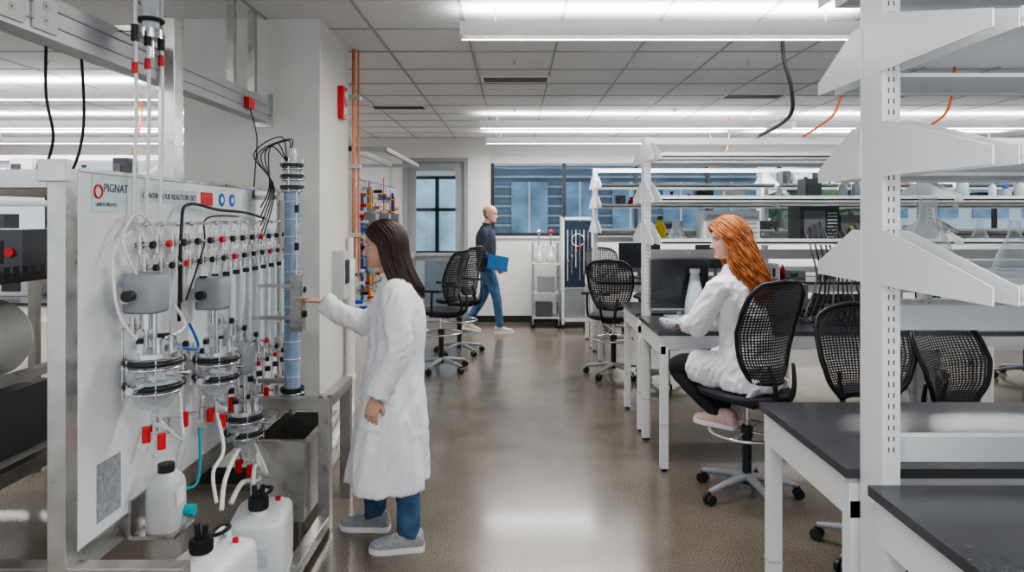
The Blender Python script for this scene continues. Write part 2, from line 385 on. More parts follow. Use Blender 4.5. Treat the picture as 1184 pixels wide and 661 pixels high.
# ---------------------------------------------------------------- chairs
def chair(x,y,ang,sh=.62,ring=True,arms=False,name='mesh_task_chair',bh=.50,bw=1.,fine=True):
    b=B()
    for i in range(5):
        a=2*pi*i/5+.3;c,s_=math.cos(a),math.sin(a)
        b.tube([(0,0,.115),(c*.12,s_*.12,.105),(c*.29,s_*.29,.075)],[.028,.022,.014],GREY,8,3)
        b.cyl((c*.29,s_*.29,.075),(c*.29,s_*.29,.05),.008,BLACK,8)
        for o in(-.016,.016):
            b.cyl((c*.29-s_*o*1.6,s_*.29+c*o*1.6,.03),(c*.29-s_*o*.4,s_*.29+c*o*.4,.03),.03,BLACK,14)
    b.cyl((0,0,.07),(0,0,sh-.22),.027,BLACK);b.cyl((0,0,sh-.22),(0,0,sh-.07),.016,CHROME)
    if ring:
        b.torus((0,0,sh-.26),.215,.011,CHROME,seg=36)
        b.cyl((0,0,sh-.29),(0,0,sh-.23),.035,BLACK)
        for i in range(4):
            a=pi/2*i+.4;b.cyl((0,0,sh-.26),(math.cos(a)*.21,math.sin(a)*.21,sh-.26),.008,CHROME,8)
    b.bb((-.13,-.09,sh-.09),(.10,.09,sh-.05),BLACK)
    b.cyl((.02,-.09,sh-.07),(.02,-.22,sh-.07),.007,BLACK,8)
    b.stack([(0.01,0,sh-.055,.19,.19),(0.01,0,sh-.045,.235,.235),(0.01,0,sh-.02,.25,.25),(0.01,0,sh-.004,.238,.238),(0.01,0,sh-.002,.10,.10)],CHAIRF,36,2,p=.72)
    nu,nv=(26,36) if fine else (16,22)
    def S(u,v):
        w=(interp(v,[0,.08,.2,.45,.7,.88,.97,1],[.120,.155,.190,.228,.232,.215,.180,.150]))*bw
        return V((-.245+.075*u*u*interp(v,[0,.5,1],[1,1,.7])+interp(v,[0,.25,.5,1],[.02,.045,.03,-.055]), w*u, sh+.07+bh*v-.02*u*u*max(0,v-.8)*5))
    for i in range(nu):
        for j in range(nv):
            us=(-1+2*i/nu,-1+2*(i+1)/nu)
            vs_=(j/nv,(j+1)/nv)
            o=[S(us[0],vs_[0]),S(us[1],vs_[0]),S(us[1],vs_[1]),S(us[0],vs_[1])]
            cc=sum(o,V())/4;k=.50 if .12<vs_[0]<.9 else .3
            q=[cc+(p-cc)*k for p in o]
            b.add(o+q,[(0,1,5,4),(1,2,6,5),(2,3,7,6),(3,0,4,7)],CHAIRM)
    loop=[S(-1+2*i/8,0) for i in range(8)]+[S(1,j/10) for j in range(10)]+[S(1-2*i/8,1) for i in range(8)]+[S(-1,1-j/10) for j in range(10)]
    b.tube([tuple(p) for p in loop],.013,BLACK,8,2,closed=True)
    for sy in(-.06,.06):
        b.tube([(-.05,sy,sh-.07),(-.22,sy,sh-.06),(-.275,sy*1.2,sh+.04),(-.25,sy*1.6,sh+.18)],[.016,.016,.014,.010],BLACK,8,4)
    if arms:
        for sy in(-.25,.25):
            b.tube([(-.02,sy*.8,sh-.05),(-.02,sy*1.08,sh-.02),(-.03,sy*1.1,sh+.2)],.013,BLACK,8,4)
            b.bb((-.13,sy*1.1-.035,sh+.2),(.12,sy*1.1+.035,sh+.225),BLACK)
    return b.fin(name,(x,y,0),ang)
CW=math.radians(130)
chair(1.37,4.04,math.radians(118),.64,name='drafting_chair',bh=.58)
chair(1.76,3.30,math.radians(-95),.66,bh=.46)
chair(2.34,3.38,math.radians(-62),.60,bh=.44,bw=1.25)
chair(-.80,7.35,math.radians(160),.66,arms=True,fine=False,bh=.56)
chair(-.68,8.25,math.radians(150),.66,arms=True,fine=False,bh=.56)
chair(1.02,7.1,math.radians(70),.64,arms=True,fine=False)
chair(1.5,6.75,math.radians(100),.64,arms=True,fine=False)
chair(1.25,9.75,math.radians(-90),.62,fine=False)
chair(4.0,3.7,math.radians(100),.60,fine=False)
chair(5.2,6.95,math.radians(80),.62,fine=False)
chair(4.1,7.0,math.radians(120),.62,fine=False)
# ---------------------------------------------------------------- humans
def head(M,parent,skin,stubble=None,sc=1.,brow=None):
    b=B();b.M=M@Matrix.Scale(sc,4)
    zs=[0,.008,.02,.045,.07,.10,.115,.135,.16,.185,.205,.219,.226]
    fr=[.060,.078,.084,.086,.086,.084,.082,.088,.085,.072,.052,.028,.0]
    bk=[.015,.0,-.025,-.058,-.080,-.093,-.098,-.102,-.102,-.094,-.076,-.05,-.03]
    wd=[.018,.032,.044,.056,.063,.069,.071,.073,.074,.068,.055,.036,.012]
    q=cat(list(zip(zs,fr,bk,wd)),6);seg=96;vs=[]
    for z,f,k,w in q:
        cx=(f+k)/2;rx=(f-k)/2
        for j in range(seg):
            a=2*pi*j/seg;x=cx+rx*math.cos(a);y=w*math.sin(a)
            if math.cos(a)>0:
                x+=.026*interp(z,[.062,.070,.076,.128],[0,.80,1,.05])*math.exp(-(y/(.0095+.005*(z<.08)))**2)
                x-=.011*math.exp(-((abs(y)-.031)/.015)**2-((z-.115)/.012)**2)
                x+=.004*math.exp(-((z-.134)/.009)**2)*(abs(y)<.05)
                x+=.0065*(math.exp(-((z-.0515)/.0042)**2)+math.exp(-((z-.0415)/.0045)**2))*math.exp(-(y/.02)**2)
                x-=.003*math.exp(-((z-.0465)/.002)**2)*math.exp(-(y/.02)**2)
                x-=.004*math.exp(-((z-.030)/.006)**2)*math.exp(-(y/.02)**2)
                x+=.006*math.exp(-((z-.014)/.010)**2-(y/.02)**2)
                x+=.004*math.exp(-((abs(y)-.042)/.015)**2-((z-.085)/.018)**2)
            vs.append((x,y,z))
    n=len(q);fa=[];fl=[]
    for i in range(n-1):
        for j in range(seg):
            F=(i*seg+j,i*seg+(j+1)%seg,(i+1)*seg+(j+1)%seg,(i+1)*seg+j)
            c=vs[F[0]]
            (fl if (c[0]>.06 and abs(c[1])<.024*(1-abs(c[2]-.0465)/.018) and .0385<c[2]<.055) else fa).append(F)
    fa.append(tuple(range(seg))[::-1]);fa.append(tuple((n-1)*seg+k for k in range(seg)))
    b.add(vs,fa,skin,True);b.add(vs,fl,LIP,True)
    for s in(-1,1):
        b.sph((.056,s*.031,.115),.0125,EYEW);b.sph((.0645,s*.031,.115),.0062,EYED,10,6)
        b.tube([(.060,s*.017,.1225),(.0665,s*.031,.1245),(.058,s*.045,.121)],.0028,skin,6,4)
        b.tube([(.060,s*.018,.108),(.0655,s*.031,.1055),(.057,s*.044,.109)],.0022,skin,6,4)
        b.tube([(.0605,s*.018,.1185),(.0685,s*.031,.1208),(.058,s*.046,.117)],.0013,EYED,6,4)
        b.tube([(.086,s*.014,.133),(.084,s*.03,.138),(.070,s*.050,.133)],[.002,.003,.0012],brow or HAIRB,6,4)
        b.sph((-.012,s*.073,.105),(.016,.006,.029),skin,rot=Matrix.Rotation(s*.25,4,'Z'))
        b.tube([(.0,s*.074,.085),(-.004,s*.080,.125),(-.022,s*.083,.135),(-.032,s*.084,.118),(-.022,s*.080,.085),(-.008,s*.075,.077)],.004,skin,6,4)
    b.tube([(-.015,0,.045),(-.03,0,-.03),(-.045,0,-.09)],[.048,.050,.062],skin,20,5)
    if stubble:
        vs=[];fs=[];N=30;Z=[.04,.07,.10,.125,.145,.16,.172]
        for z in Z:
            f=interp(z,zs,fr);k=interp(z,zs,bk);w=interp(z,zs,wd)
            for j in range(N+1):
                a0=interp(z,[.04,.08,.13,.172],[112,94,90,125]);a=math.radians(a0+(360-2*a0)*j/N);e=.004*(1-max(0,(z-.145)/.027))*min(1,min(j,N-j)/2)
                vs.append(((f+k)/2+((f-k)/2+e)*math.cos(a),(w+e)*math.sin(a),z))
        for i in range(len(Z)-1):
            for j in range(N): fs.append((i*(N+1)+j,i*(N+1)+j+1,(i+1)*(N+1)+j+1,(i+1)*(N+1)+j))
        b.add(vs,fs,stubble,True)
        for s in(-1,1):
            b.torus((.078,s*.031,.114),.019,.0016,BLACK,axis=(1,0,0),seg=16,k=5);b.tube([(.076,s*.05,.118),(.03,s*.076,.12),(-.01,s*.078,.12)],.0015,BLACK,5,3)
        b.tube([(.082,-.012,.116),(.10,0,.12),(.082,.012,.116)],.0015,BLACK,5,3)
    return b.fin('head',parent=parent)
def hair(M,parent,m,L=.17,wave=0.,vol=1.04,a0=72,n=230,back=.06,spread=.0,freq=5):
    b=B();b.M=M
    def path(s,u,off=0.,ph=0.,ln=1.,w=0.):
        a=math.radians(a0+(180-a0)*u);e=math.radians(38+(112-38)*u)
        A=V((math.cos(e),0,math.sin(e)));E=V((math.cos(a),s*math.sin(a),0));om=math.acos(max(-1,min(1,A.dot(E))));out=[]
        fr=max(0,math.cos(a))
        for i in range(16):
            t=i/15
            if t<.42:
                k=t/.42;D=(A*math.sin((1-k)*om)+E*math.sin(k*om))/math.sin(om);R=(.108*vol+off,.083*vol+off,.121*(1+(vol-1)*.6)+off)
                x=-.008+D.x*R[0];y=D.y*R[1]+s*.002;z=.115+D.z*R[2]
            else:
                k=(t-.42)/.58;sp=1+spread*math.sin(k*2.2);z=.115-(.115+L*ln)*k
                x=-.008+E.x*(.108*vol+off)*(1-.12*k)*sp-back*k*k-.045*fr*k;y=E.y*(.083*vol+off)*(1+.08*k)*sp
            wv=wave*w*min(1,t*1.6)
            out.append((x+wv*math.cos(freq*2*pi*t+ph),y+wv*math.sin(freq*2*pi*t+ph),z))
        return out
    N=24
    for s in(-1,1):
        P=[path(s,j/N,-.003,ln=.9) for j in range(N+1)];vs=[p for q in P for p in q];fs=[]
        for j in range(N):
            for i in range(15): fs.append((j*16+i,(j+1)*16+i,(j+1)*16+i+1,j*16+i+1))
        b.add(vs,fs,m,True)
    for k in range(n):
        p=path(random.choice((-1,1)),random.random(),random.uniform(-.002,.006)+(.010*random.random() if wave else 0),random.random()*6.28,random.uniform(.75,1.08),random.uniform(.4,1.2))
        r0=random.uniform(.0025,.0045);b.tube(p,[r0*.6]+[r0]*12+[r0*.8,r0*.6,r0*.2],m,5,2)
    return b.fin('hair',parent=parent)
def hand(M,parent,skin,side=1,curl=(.35,.4,.45,.5),name='hand',sc=1.,spread=.06):
    b=B();b.M=M@Matrix.Scale(sc,4)
    b.tube([(-.03,0,0),(0,0,0),(.03,side*.0,0),(.06,0,0),(.088,0,-.002)],[.022,.026,.034,.039,.036],skin,16,4,flat=.42)
    L=(.068,.076,.070,.054);Y=(.028,.0095,-.0095,-.027)
    for i in range(4):
        y=side*Y[i];x=.075 if i<3 else .070;z=-.001;pts=[(x-.02,y*.9,z)];d=V((1,side*spread*(1.5-i),0)).normalized()
        c=curl[i];p=V((x+.012,y,z));pts.append(tuple(p))
        for seglen,k in((.45,c),(.30,c*1.9),(.25,c*2.6)):
            p=p+V((d.x*math.cos(k),d.y*math.cos(k),-math.sin(k)))*L[i]*seglen;pts.append(tuple(p))
        b.tube(pts,[.0095,.0092,.0088,.0080,.0062],skin,10,4)
    b.tube([(.012,side*.018,-.004),(.034,side*.040,-.010),(.058,side*.055,-.018),(.082,side*.056,-.026)],[.014,.0125,.0105,.008],skin,10,4)
    return fuse(b,name,parent,skin,.0028*sc,2)
def frame(o,x,z):
    x=V(x).normalized();z=V(z);z=(z-x*z.dot(x)).normalized();y=z.cross(x)
    M=Matrix((x,y,z)).transposed().to_4x4();M.translation=V(o);return M
def shoe(b,M,up,sole):
    s=b.M;b.M=M
    S=[(-.078,.018,.03),(-.072,.030,.075),(-.05,.036,.098),(-.01,.037,.102),(.03,.039,.090),(.08,.045,.066),(.125,.046,.052),(.16,.038,.042),(.182,.020,.032),(.188,.006,.024)]
    q=cat(S,3);seg=20;vs=[];fs=[]
    for x,w,h in q:
        for k in range(seg):
            a=2*pi*k/seg;ca,sa=math.cos(a),math.sin(a)
            z=.014+h*.5+h*.5*(sa if sa>0 else max(-1,sa*1.6));vs.append((x,w*ca*(1 if sa<0.2 else 1-.25*(sa-.2)),z))
    for i in range(len(q)-1):
        for k in range(seg): fs.append((i*seg+k,i*seg+(k+1)%seg,(i+1)*seg+(k+1)%seg,(i+1)*seg+k))
    fs.append(tuple(range(seg))[::-1]);fs.append(tuple((len(q)-1)*seg+k for k in range(seg)))
    b.add(vs,fs,up,True)
    pts=[(x,w*1.10+.001) for x,w,h in q];lo=[(x*1.02,w) for x,w in pts]+[(x*1.02,-w) for x,w in pts[::-1]]
    n=len(lo);vs=[(x,y,0) for x,y in lo]+[(x*1.01,y*1.02,.012) for x,y in lo]+[(x,y*.98,.026) for x,y in lo]
    fs=[tuple(range(n))[::-1],tuple(range(2*n,3*n))]
    for l in range(2):
        for i in range(n): fs.append((l*n+i,l*n+(i+1)%n,(l+1)*n+(i+1)%n,(l+1)*n+i))
    b.add(vs,fs,sole,False)
    for i in range(4):
        x=.03+i*.018;z=.104-i*.0125;b.tube([(x,-.022,z-.006),(x+.004,0,z+.005),(x+.008,.022,z-.006)],.0028,sole,6,3)
    b.M=s
def T(x,y,z,rz=0,ry=0): return Matrix.Translation((x,y,z))@Matrix.Rotation(rz,4,'Z')@Matrix.Rotation(ry,4,'Y')
def coatfold(amp,n,z0,z1):
    return lambda z,a: amp*max(0,min(1,(z0-z)/(z0-z1)))*(math.sin(n*a+1.3*z*4)+.5*math.sin((2*n-3)*a+2))
# --- woman standing
P=empty('woman_in_lab_coat_standing',(-.63,3.48,0),pi)
b=B()
for y,(kx,ax) in((.10,(-.03,-.10)),(-.12,(.09,.11))):
    b.tube([(.0,y*.65,.86),(kx*.7,y*.85,.66),(kx,y,.47),(ax*.95,y,.28),(ax,y,.10),(ax,y,.085)],[.085,.078,.066,.060,.056,.055],JEANS,18,4)
fuse(b,'jeans',P,JEANS,.008,2,.010,.05)
b=B();shoe(b,T(-.10,.10,0,.12),SHOEG,SOLE);shoe(b,T(.11,-.12,0,-.1),SHOEG,SOLE);b.fin('sneakers',parent=P)
b=B();b.stack([(.025,0,.295,.200,.205),(.02,0,.31,.203,.208),(.015,0,.45,.190,.203),(.0,0,.62,.170,.197),(-.01,0,.80,.152,.185),(-.02,0,.93,.136,.170),(-.03,0,1.05,.134,.168),(-.035,0,1.16,.132,.175),(-.035,0,1.24,.112,.172),(-.03,0,1.29,.088,.150),(-.02,0,1.33,.066,.095),(-.012,0,1.350,.056,.064)],COAT,56,5,coatfold(.05,5,1.0,.3))
b.tube([(-.04,.10,1.275),(-.045,.165,1.255),(-.06,.205,1.16),(-.075,.222,1.03),(-.03,.215,.91),(.03,.208,.795)],[.06,.066,.064,.060,.056,.053],COAT,18,5)
b.tube([(-.03,-.10,1.275),(.0,-.165,1.25),(.09,-.20,1.15),(.17,-.20,1.075),(.28,-.18,1.12),(.395,-.155,1.195)],[.06,.066,.062,.064,.057,.050],COAT,18,5)
CR=[((-.075,.225,1.03),.13,.0035,(.5,0,.85)),((.17,-.2,1.08),.13,.004,(.8,0,-.3)),((-.0,.19,.85),.08,.003,(.2,0,1)),((-.03,.16,1.22),.10,.003,(.7,.3,.5)),((.05,.10,1.0),.2,.003,(.6,0,.8))]
coat=fuse(b,'lab_coat',P,COAT,.007,3,wr=wrinkle(.011,10,2.2,CR))
b=B()
patch(b,coat,lambda u,v:(.7,-.035+.05*u,.32+.80*v),5,40,(-1,0,0),.005,COAT)
for s in(-1,1):
    patch(b,coat,lambda u,v:(.7,s*((.005+.035*v)+(.012+.055*math.sin(pi*min(1,v*1.25))*.8)*u),1.10+.22*v),6,16,(-1,0,0),.008,COAT)
patch(b,coat,lambda u,v:(.02+.13*u,.7,.60+.15*v),10,10,(0,-1,0),.006,COAT)
patch(b,coat,lambda u,v:(.018+.134*u,.7,.735+.02*v),10,3,(0,-1,0),.010,COAT)
b.tube([(.045,.040,1.352),(-.015,.066,1.362),(-.060,.045,1.366),(-.072,0,1.368),(-.060,-.045,1.366),(-.015,-.066,1.362),(.045,-.040,1.352)],.013,COAT,8,4)
b.torus((.033,.208,.80),.051,.005,COAT,axis=(.3,0,-1),seg=20,k=6)
b.fin('coat_collar_and_trim',parent=P)
Mh=T(.035,0,1.392,.12,.08);head(Mh,P,SKIN);hair(Mh,P,HAIRB,L=.165,vol=1.05,a0=76,back=.08,n=380)
hand(frame((.40,-.15,1.20),(1,.05,.12),(.0,-.35,1)),P,SKIN,side=1,curl=(.10,.45,.55,.6),name='hand_right',sc=.92)
hand(frame((.045,.207,.775),(.22,0,-1),(.15,1,0)),P,SKIN,side=1,curl=(.35,.4,.45,.5),name='hand_left',sc=.92)
# --- woman seated
P=empty('woman_in_lab_coat_seated',(1.36,4.05,0),CW)
b=B()
for s in(-1,1):
    b.tube([(-.04,s*.08,.735),(.12,s*.095,.735),(.28,s*.10,.735),(.385,s*.10,.725),(.40,s*.10,.69),(.29,s*.09,.58),(.15,s*.075,.475),(.11,s*.07,.44)],[.085,.085,.075,.062,.060,.052,.040,.036],PANTS,18,4)
fuse(b,'trousers',P,PANTS,.008,2,.008,.05)
b=B();shoe(b,T(.10,.07,.392,.1),SHOEP,SOLE);shoe(b,T(.13,-.075,.392,-.25),SHOEP,SOLE);b.fin('sneakers',parent=P)
b=B();b.stack([(-.03,0,.655,.175,.205),(-.03,0,.70,.18,.215),(-.03,0,.80,.155,.195),(-.01,0,.92,.135,.170),(.015,0,1.05,.130,.168),(.035,0,1.17,.118,.178),(.045,0,1.24,.100,.172),(.052,0,1.285,.080,.145),(.06,0,1.325,.060,.09),(.065,0,1.355,.05,.058)],COAT,48,5,coatfold(.03,6,1.1,.7))
for s in(-1,1): b.tube([(-.02,s*.09,.74),(.12,s*.11,.735),(.27,s*.115,.735)],[.10,.105,.09],COAT,18,5)
b.tube([(.05,.10,1.25),(.06,.168,1.225),(.13,.20,1.11),(.20,.19,1.00),(.30,.11,.985),(.40,.02,.965)],[.060,.068,.064,.062,.055,.048],COAT,18,5)
b.tube([(.05,-.10,1.25),(.06,-.168,1.225),(.14,-.21,1.11),(.23,-.22,1.00),(.34,-.18,.985),(.44,-.13,.965)],[.060,.068,.064,.062,.055,.048],COAT,18,5)
b.prism([(-.18,-.19,.69),(-.18,.19,.69),(-.12,.20,.60),(-.14,-.18,.60)],(.012,0,0),COAT)
CR=[((.19,.20,1.02),.14,.004,(.6,-.3,.6)),((.23,-.22,1.0),.13,.004,(.6,0,.6)),((.1,.2,.78),.14,.004,(.8,0,.5)),((.05,.17,1.2),.1,.003,(.6,.3,.5))]
fuse(b,'lab_coat',P,COAT,.007,3,wr=wrinkle(.011,9,4,CR))
b=B();b.tube([(.115,.04,1.335),(.05,.066,1.350),(.0,.04,1.358),(-.006,0,1.36),(.0,-.04,1.358),(.05,-.066,1.350),(.115,-.04,1.335)],.013,COAT,8,4);b.fin('coat_collar',parent=P)
Mh=T(.10,0,1.40,math.radians(45),.12);head(Mh,P,SKIN2,brow=HAIRR);hair(Mh,P,HAIRR,L=.29,wave=.016,vol=1.12,a0=72,n=420,back=.08,spread=.32,freq=3.5)
hand(frame((.405,.015,.962),(.9,-.45,-.05),(0,0,1)),P,SKIN2,side=-1,curl=(.3,.35,.35,.4),name='hand_left',sc=.92)
hand(frame((.445,-.128,.962),(.95,.2,-.05),(0,0,1)),P,SKIN2,side=1,curl=(.3,.35,.35,.4),name='hand_right',sc=.92)
# --- man walking
P=empty('man_walking',(-.42,9.75,0),0)
b=B()
b.tube([(0,-.09,.95),(.09,-.09,.72),(.15,-.09,.50),(.18,-.09,.28),(.20,-.09,.09)],[.105,.088,.068,.060,.056],JEANS,18,4)
b.tube([(0,.09,.95),(.0,.09,.72),(-.04,.09,.51),(-.16,.09,.30),(-.27,.09,.13)],[.105,.088,.068,.060,.056],JEANS,18,4)
fuse(b,'jeans',P,JEANS,.009,2,.012,.05)
b=B();shoe(b,T(.20,-.09,0,0),SHOEW,SOLE);shoe(b,T(-.27,.09,.02,0,.18),SHOEW,SOLE);b.fin('sneakers',parent=P)
b=B();b.stack([(0,0,.88,.135,.185),(0,0,.92,.14,.19),(0,0,1.05,.135,.185),(0,0,1.2,.142,.20),(-.005,0,1.34,.138,.215),(-.005,0,1.42,.115,.205),(0,0,1.47,.09,.16),(.005,0,1.51,.068,.095),(.008,0,1.53,.062,.066)],NAVY,40,5)
b.tube([(0,-.12,1.44),(-.005,-.19,1.42),(-.02,-.235,1.30),(-.04,-.25,1.16),(.05,-.245,1.05),(.15,-.23,.96)],[.06,.068,.062,.058,.052,.044],NAVY,18,5)
b.tube([(0,.12,1.44),(-.005,.19,1.42),(.02,.235,1.30),(.02,.25,1.14),(.12,.25,1.02),(.20,.23,.95)],[.06,.068,.062,.058,.052,.044],NAVY,18,5)
jk=fuse(b,'jacket',P,NAVY,.008,3,wr=wrinkle(.007,10,4,[((-.04,-.25,1.16),.13,.004,(.5,0,.7))]))
b=B();patch(b,jk,lambda u,v:(.7,-.006+.012*u,.92+.55*v),2,24,(-1,0,0),.004,GREY);b.tube([(.06,.03,1.535),(0,.058,1.545),(-.045,0,1.55),(0,-.058,1.545),(.06,-.03,1.535)],.012,NAVY,8,5);b.fin('jacket_zip_and_collar',parent=P)
b=B();b.prism([(.02,-.30,.93),(.30,-.30,.88),(.33,-.30,1.08),(.05,-.30,1.13)],(0,.018,0),BLUE);b.prism([(.03,-.303,.94),(.29,-.303,.893),(.32,-.303,1.07),(.06,-.303,1.12)],(0,.002,0),mat('folder_cover',(.03,.16,.36),.4));b.fin('blue_folder',parent=P)
Mh=T(.05,0,1.565,-.25,.10);head(Mh,P,SKIN,stubble=HAIRG,sc=1.08,brow=HAIRG)
hand(frame((.15,-.235,.955),(.6,-.12,-.75),(0,-.9,-.3)),P,SKIN,side=1,curl=(.6,.6,.6,.6),name='hand_right')
hand(frame((.20,.23,.945),(.6,0,-.75),(0,1,0)),P,SKIN,side=-1,curl=(.4,.4,.4,.4),name='hand_left')
# ---------------------------------------------------------------- reactor skid (left)
S=empty('continuous_reactor_skid')
b=B()
b.bb((-1.46,2.235,.55),(-1.43,4.10,1.805),PANEL)
b.fin('panel_board',parent=S,bevel=.003)
b=B()
for x in(-1.46,-2.25): 
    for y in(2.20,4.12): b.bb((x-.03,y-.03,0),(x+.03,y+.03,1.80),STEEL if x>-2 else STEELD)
for y in(2.20,4.12):
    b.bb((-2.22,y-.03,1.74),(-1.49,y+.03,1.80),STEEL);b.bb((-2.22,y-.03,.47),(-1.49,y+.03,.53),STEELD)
b.bb((-1.43,2.17,.47),(-1.06,2.23,.53),STEEL);b.bb((-1.12,2.17,0),(-1.06,2.23,.47),STEEL)
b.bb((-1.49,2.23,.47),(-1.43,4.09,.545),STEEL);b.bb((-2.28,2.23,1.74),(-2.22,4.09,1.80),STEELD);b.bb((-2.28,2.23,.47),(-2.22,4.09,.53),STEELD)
b.bb((-1.53,2.92,1.805),(-1.46,3.00,2.50),STEEL);b.bb((-1.50,2.14,1.76),(-1.41,2.17,1.83),STEEL)
b.bb((-1.43,2.235,1.795),(-1.425,4.10,1.81),STEEL);b.bb((-1.43,2.235,.545),(-1.425,4.10,.56),STEEL)
b.bb((-1.03,3.56,0),(-.97,3.62,.70),STEEL);b.bb((-1.43,3.56,.64),(-1.03,3.62,.70),STEEL);b.bb((-1.03,3.05,.03),(-.97,3.56,.09),STEEL)
b.bb((-1.03,4.0,0),(-.97,4.06,.70),STEEL);b.bb((-1.03,3.62,.64),(-.97,4.0,.70),STEEL)
b.cyl((-1.0,3.08,0),(-1.0,3.08,.03),.03,BLACK);b.cyl((-1.0,3.59,.70),(-1.0,3.59,.715),.035,STEEL)
b.fin('stainless_frame',parent=S,bevel=.003)
b=B()
b.bb((-1.33,3.42,.12),(-1.06,3.43,.52),STEEL);b.bb((-1.33,3.94,.12),(-1.06,3.95,.52),STEEL);b.bb((-1.07,3.43,.12),(-1.06,3.94,.52),STEEL);b.bb((-1.33,3.43,.12),(-1.32,3.94,.52),STEEL);b.bb((-1.32,3.43,.12),(-1.07,3.94,.13),STEEL)
b.bb((-1.35,3.40,.52),(-1.04,3.43,.53),STEEL);b.bb((-1.06,3.43,.52),(-1.03,3.95,.53),STEEL)
for p in((-1.31,3.45),(-1.08,3.45),(-1.31,3.92),(-1.08,3.92)): b.cyl((*p,0),(*p,.12),.015,STEEL)
b.fin('sump_tray',parent=S)
b=B();LIQ=mat('process_liquid',(.54,.60,.62),.1,var=.05,coat=1)
def clamp(c,r,m=BLACK):
    b.torus(c,r,.011,m);b.torus((c[0],c[1],c[2]-.020),r,.006,CHROME)
    for k in range(6):
        a=k*pi/3;b.cyl((c[0]+math.cos(a)*(r+.006),c[1]+math.sin(a)*(r+.006),c[2]-.032),(c[0]+math.cos(a)*(r+.006),c[1]+math.sin(a)*(r+.006),c[2]+.016),.004,CHROME,6)
def valve(c,red=True,s=1.):
    x,y,z=c
    b.cyl((x,y,z-.035*s),(x,y,z+.035*s),.010*s,CHROME,10);b.cyl((x,y,z-.014*s),(x,y,z+.014*s),.016*s,STEEL,6)
    b.cyl((x,y,z),(x+.04*s,y,z),.007*s,CHROME,8);b.cyl((x+.04*s,y,z),(x+.055*s,y,z),.014*s,RED if red else BLACK,10)
def vessel(x,y,z,r,h):
    prof=[(.012,-h*.62),(.015,-h*.5),(r*.55,-h*.45),(r*.95,-h*.2),(r,0),(r,h*.35)]
    b.lathe((x,y,z),prof,GL,28)
    b.lathe((x,y,z),[(.0,-h*.44),(r*.45,-h*.40),(r*.78,-h*.18),(r*.80,-h*.05),(0,-h*.05)],LIQ,24)
    b.cyl((x,y,z-h*.2),(x,y,z+h*.35),.006,CHROME,8)
    for a in(0,pi/2): b.box((x,y,z-h*.0),(.07,.012,.02),CHROME,Matrix.Rotation(a+.4,4,'Z'))
    b.cyl((x,y,z+h*.35),(x,y,z+h*.35+.016),r*1.02,CHROME,28);clamp((x,y,z+h*.27),r*1.06);clamp((x,y,z-h*.10),r*1.05)
    for k in range(5):
        a=k*2*pi/5+.4;px,py=x+math.cos(a)*r*.6,y+math.sin(a)*r*.6
        b.cyl((px,py,z+h*.35),(px,py,z+h*.35+.06),.011,GTUBE if k%2 else CHROME,10);b.cyl((px,py,z+h*.35+.05),(px,py,z+h*.35+.068),.013,BLACK if k%2 else STEEL,10)
    b.cyl((x,y,z+h*.35),(x,y,z+h*.35+.20),.008,CHROME,10)
    b.cyl((x,y,z-h*.62),(x,y,z-h*.62-.05),.014,CHROME,12)
    b.cyl((x,y,z-h*.62-.03),(x+.05,y-.02,z-h*.62-.03),.010,GTUBE,8)
    for dx,dy,dz in((-.02,-.02,0),(.025,.0,-.03)): b.cyl((x+dx,y+dy,z-h*.62-.03+dz),(x+dx,y+dy,z-h*.62-.085+dz),.015,RED,10)
    b.cyl((x,y-r,z-.01),(x,y-r-.05,z-.01),.010,GTUBE,10);b.cyl((x,y-r-.045,z-.01),(x,y-r-.075,z-.01),.014,CHROME,10)
    b.cyl((x+r,y,z+.02),(x+r+.04,y,z+.02),.010,CHROME,10)
    b.bb((-1.43,y-.008,z+h*.22-.008),(x-r,y+.008,z+h*.22+.008),STEEL)
vessel(-1.30,2.46,1.07,.090,.23);vessel(-1.30,2.97,.98,.085,.21);vessel(-1.29,3.25,.65,.080,.20)
for x,y,z in((-1.33,2.46,1.375),(-1.33,3.0,1.315),(-1.33,3.28,.97)):
    b.stack([(x,y,z-.065,.055,.055),(x,y,z-.06,.062,.062),(x,y,z+.055,.062,.062),(x,y,z+.066,.052,.052)],GREY,28,2,p=.4)
    b.cyl((x,y,z-.065),(x,y,z-.13),.022,CHROME);b.cyl((x,y,z-.12),(x,y,z-.20),.008,CHROME)
    b.bb((x-.10,y-.02,z-.02),(x-.06,y+.02,z+.02),STEEL);b.bb((x-.03,y-.12,z-.025),(x+.0,y-.07,z+.0),STEEL)
    b.cyl((x,y-.13,z+.0),(x,y-.10,z+.0),.02,BLACK,10)
b.cyl((-1.39,2.48,1.545),(-1.39,4.02,1.545),.007,CHROME,8);b.cyl((-1.39,2.55,1.46),(-1.39,4.02,1.46),.006,CHROME,8)
ys=[2.50+.118*i for i in range(13)]
for i,y in enumerate(ys):
    valve((-1.375,y,1.545),i%4==1);valve((-1.375,y+.03,1.46),i%4==2,.9)
    b.cyl((-1.385,y,1.50),(-1.385,y,1.36-.1*(i%3)),.005,CHROME,8)
    b.cyl((-1.43,y,1.62),(-1.36,y,1.62),.006,CHROME,8);b.sph((-1.355,y,1.62),.010,STEEL,10,6)
    if i>3: b.cyl((-1.36,y,1.37),(-1.36,y,1.39),.016,BLACK,12)
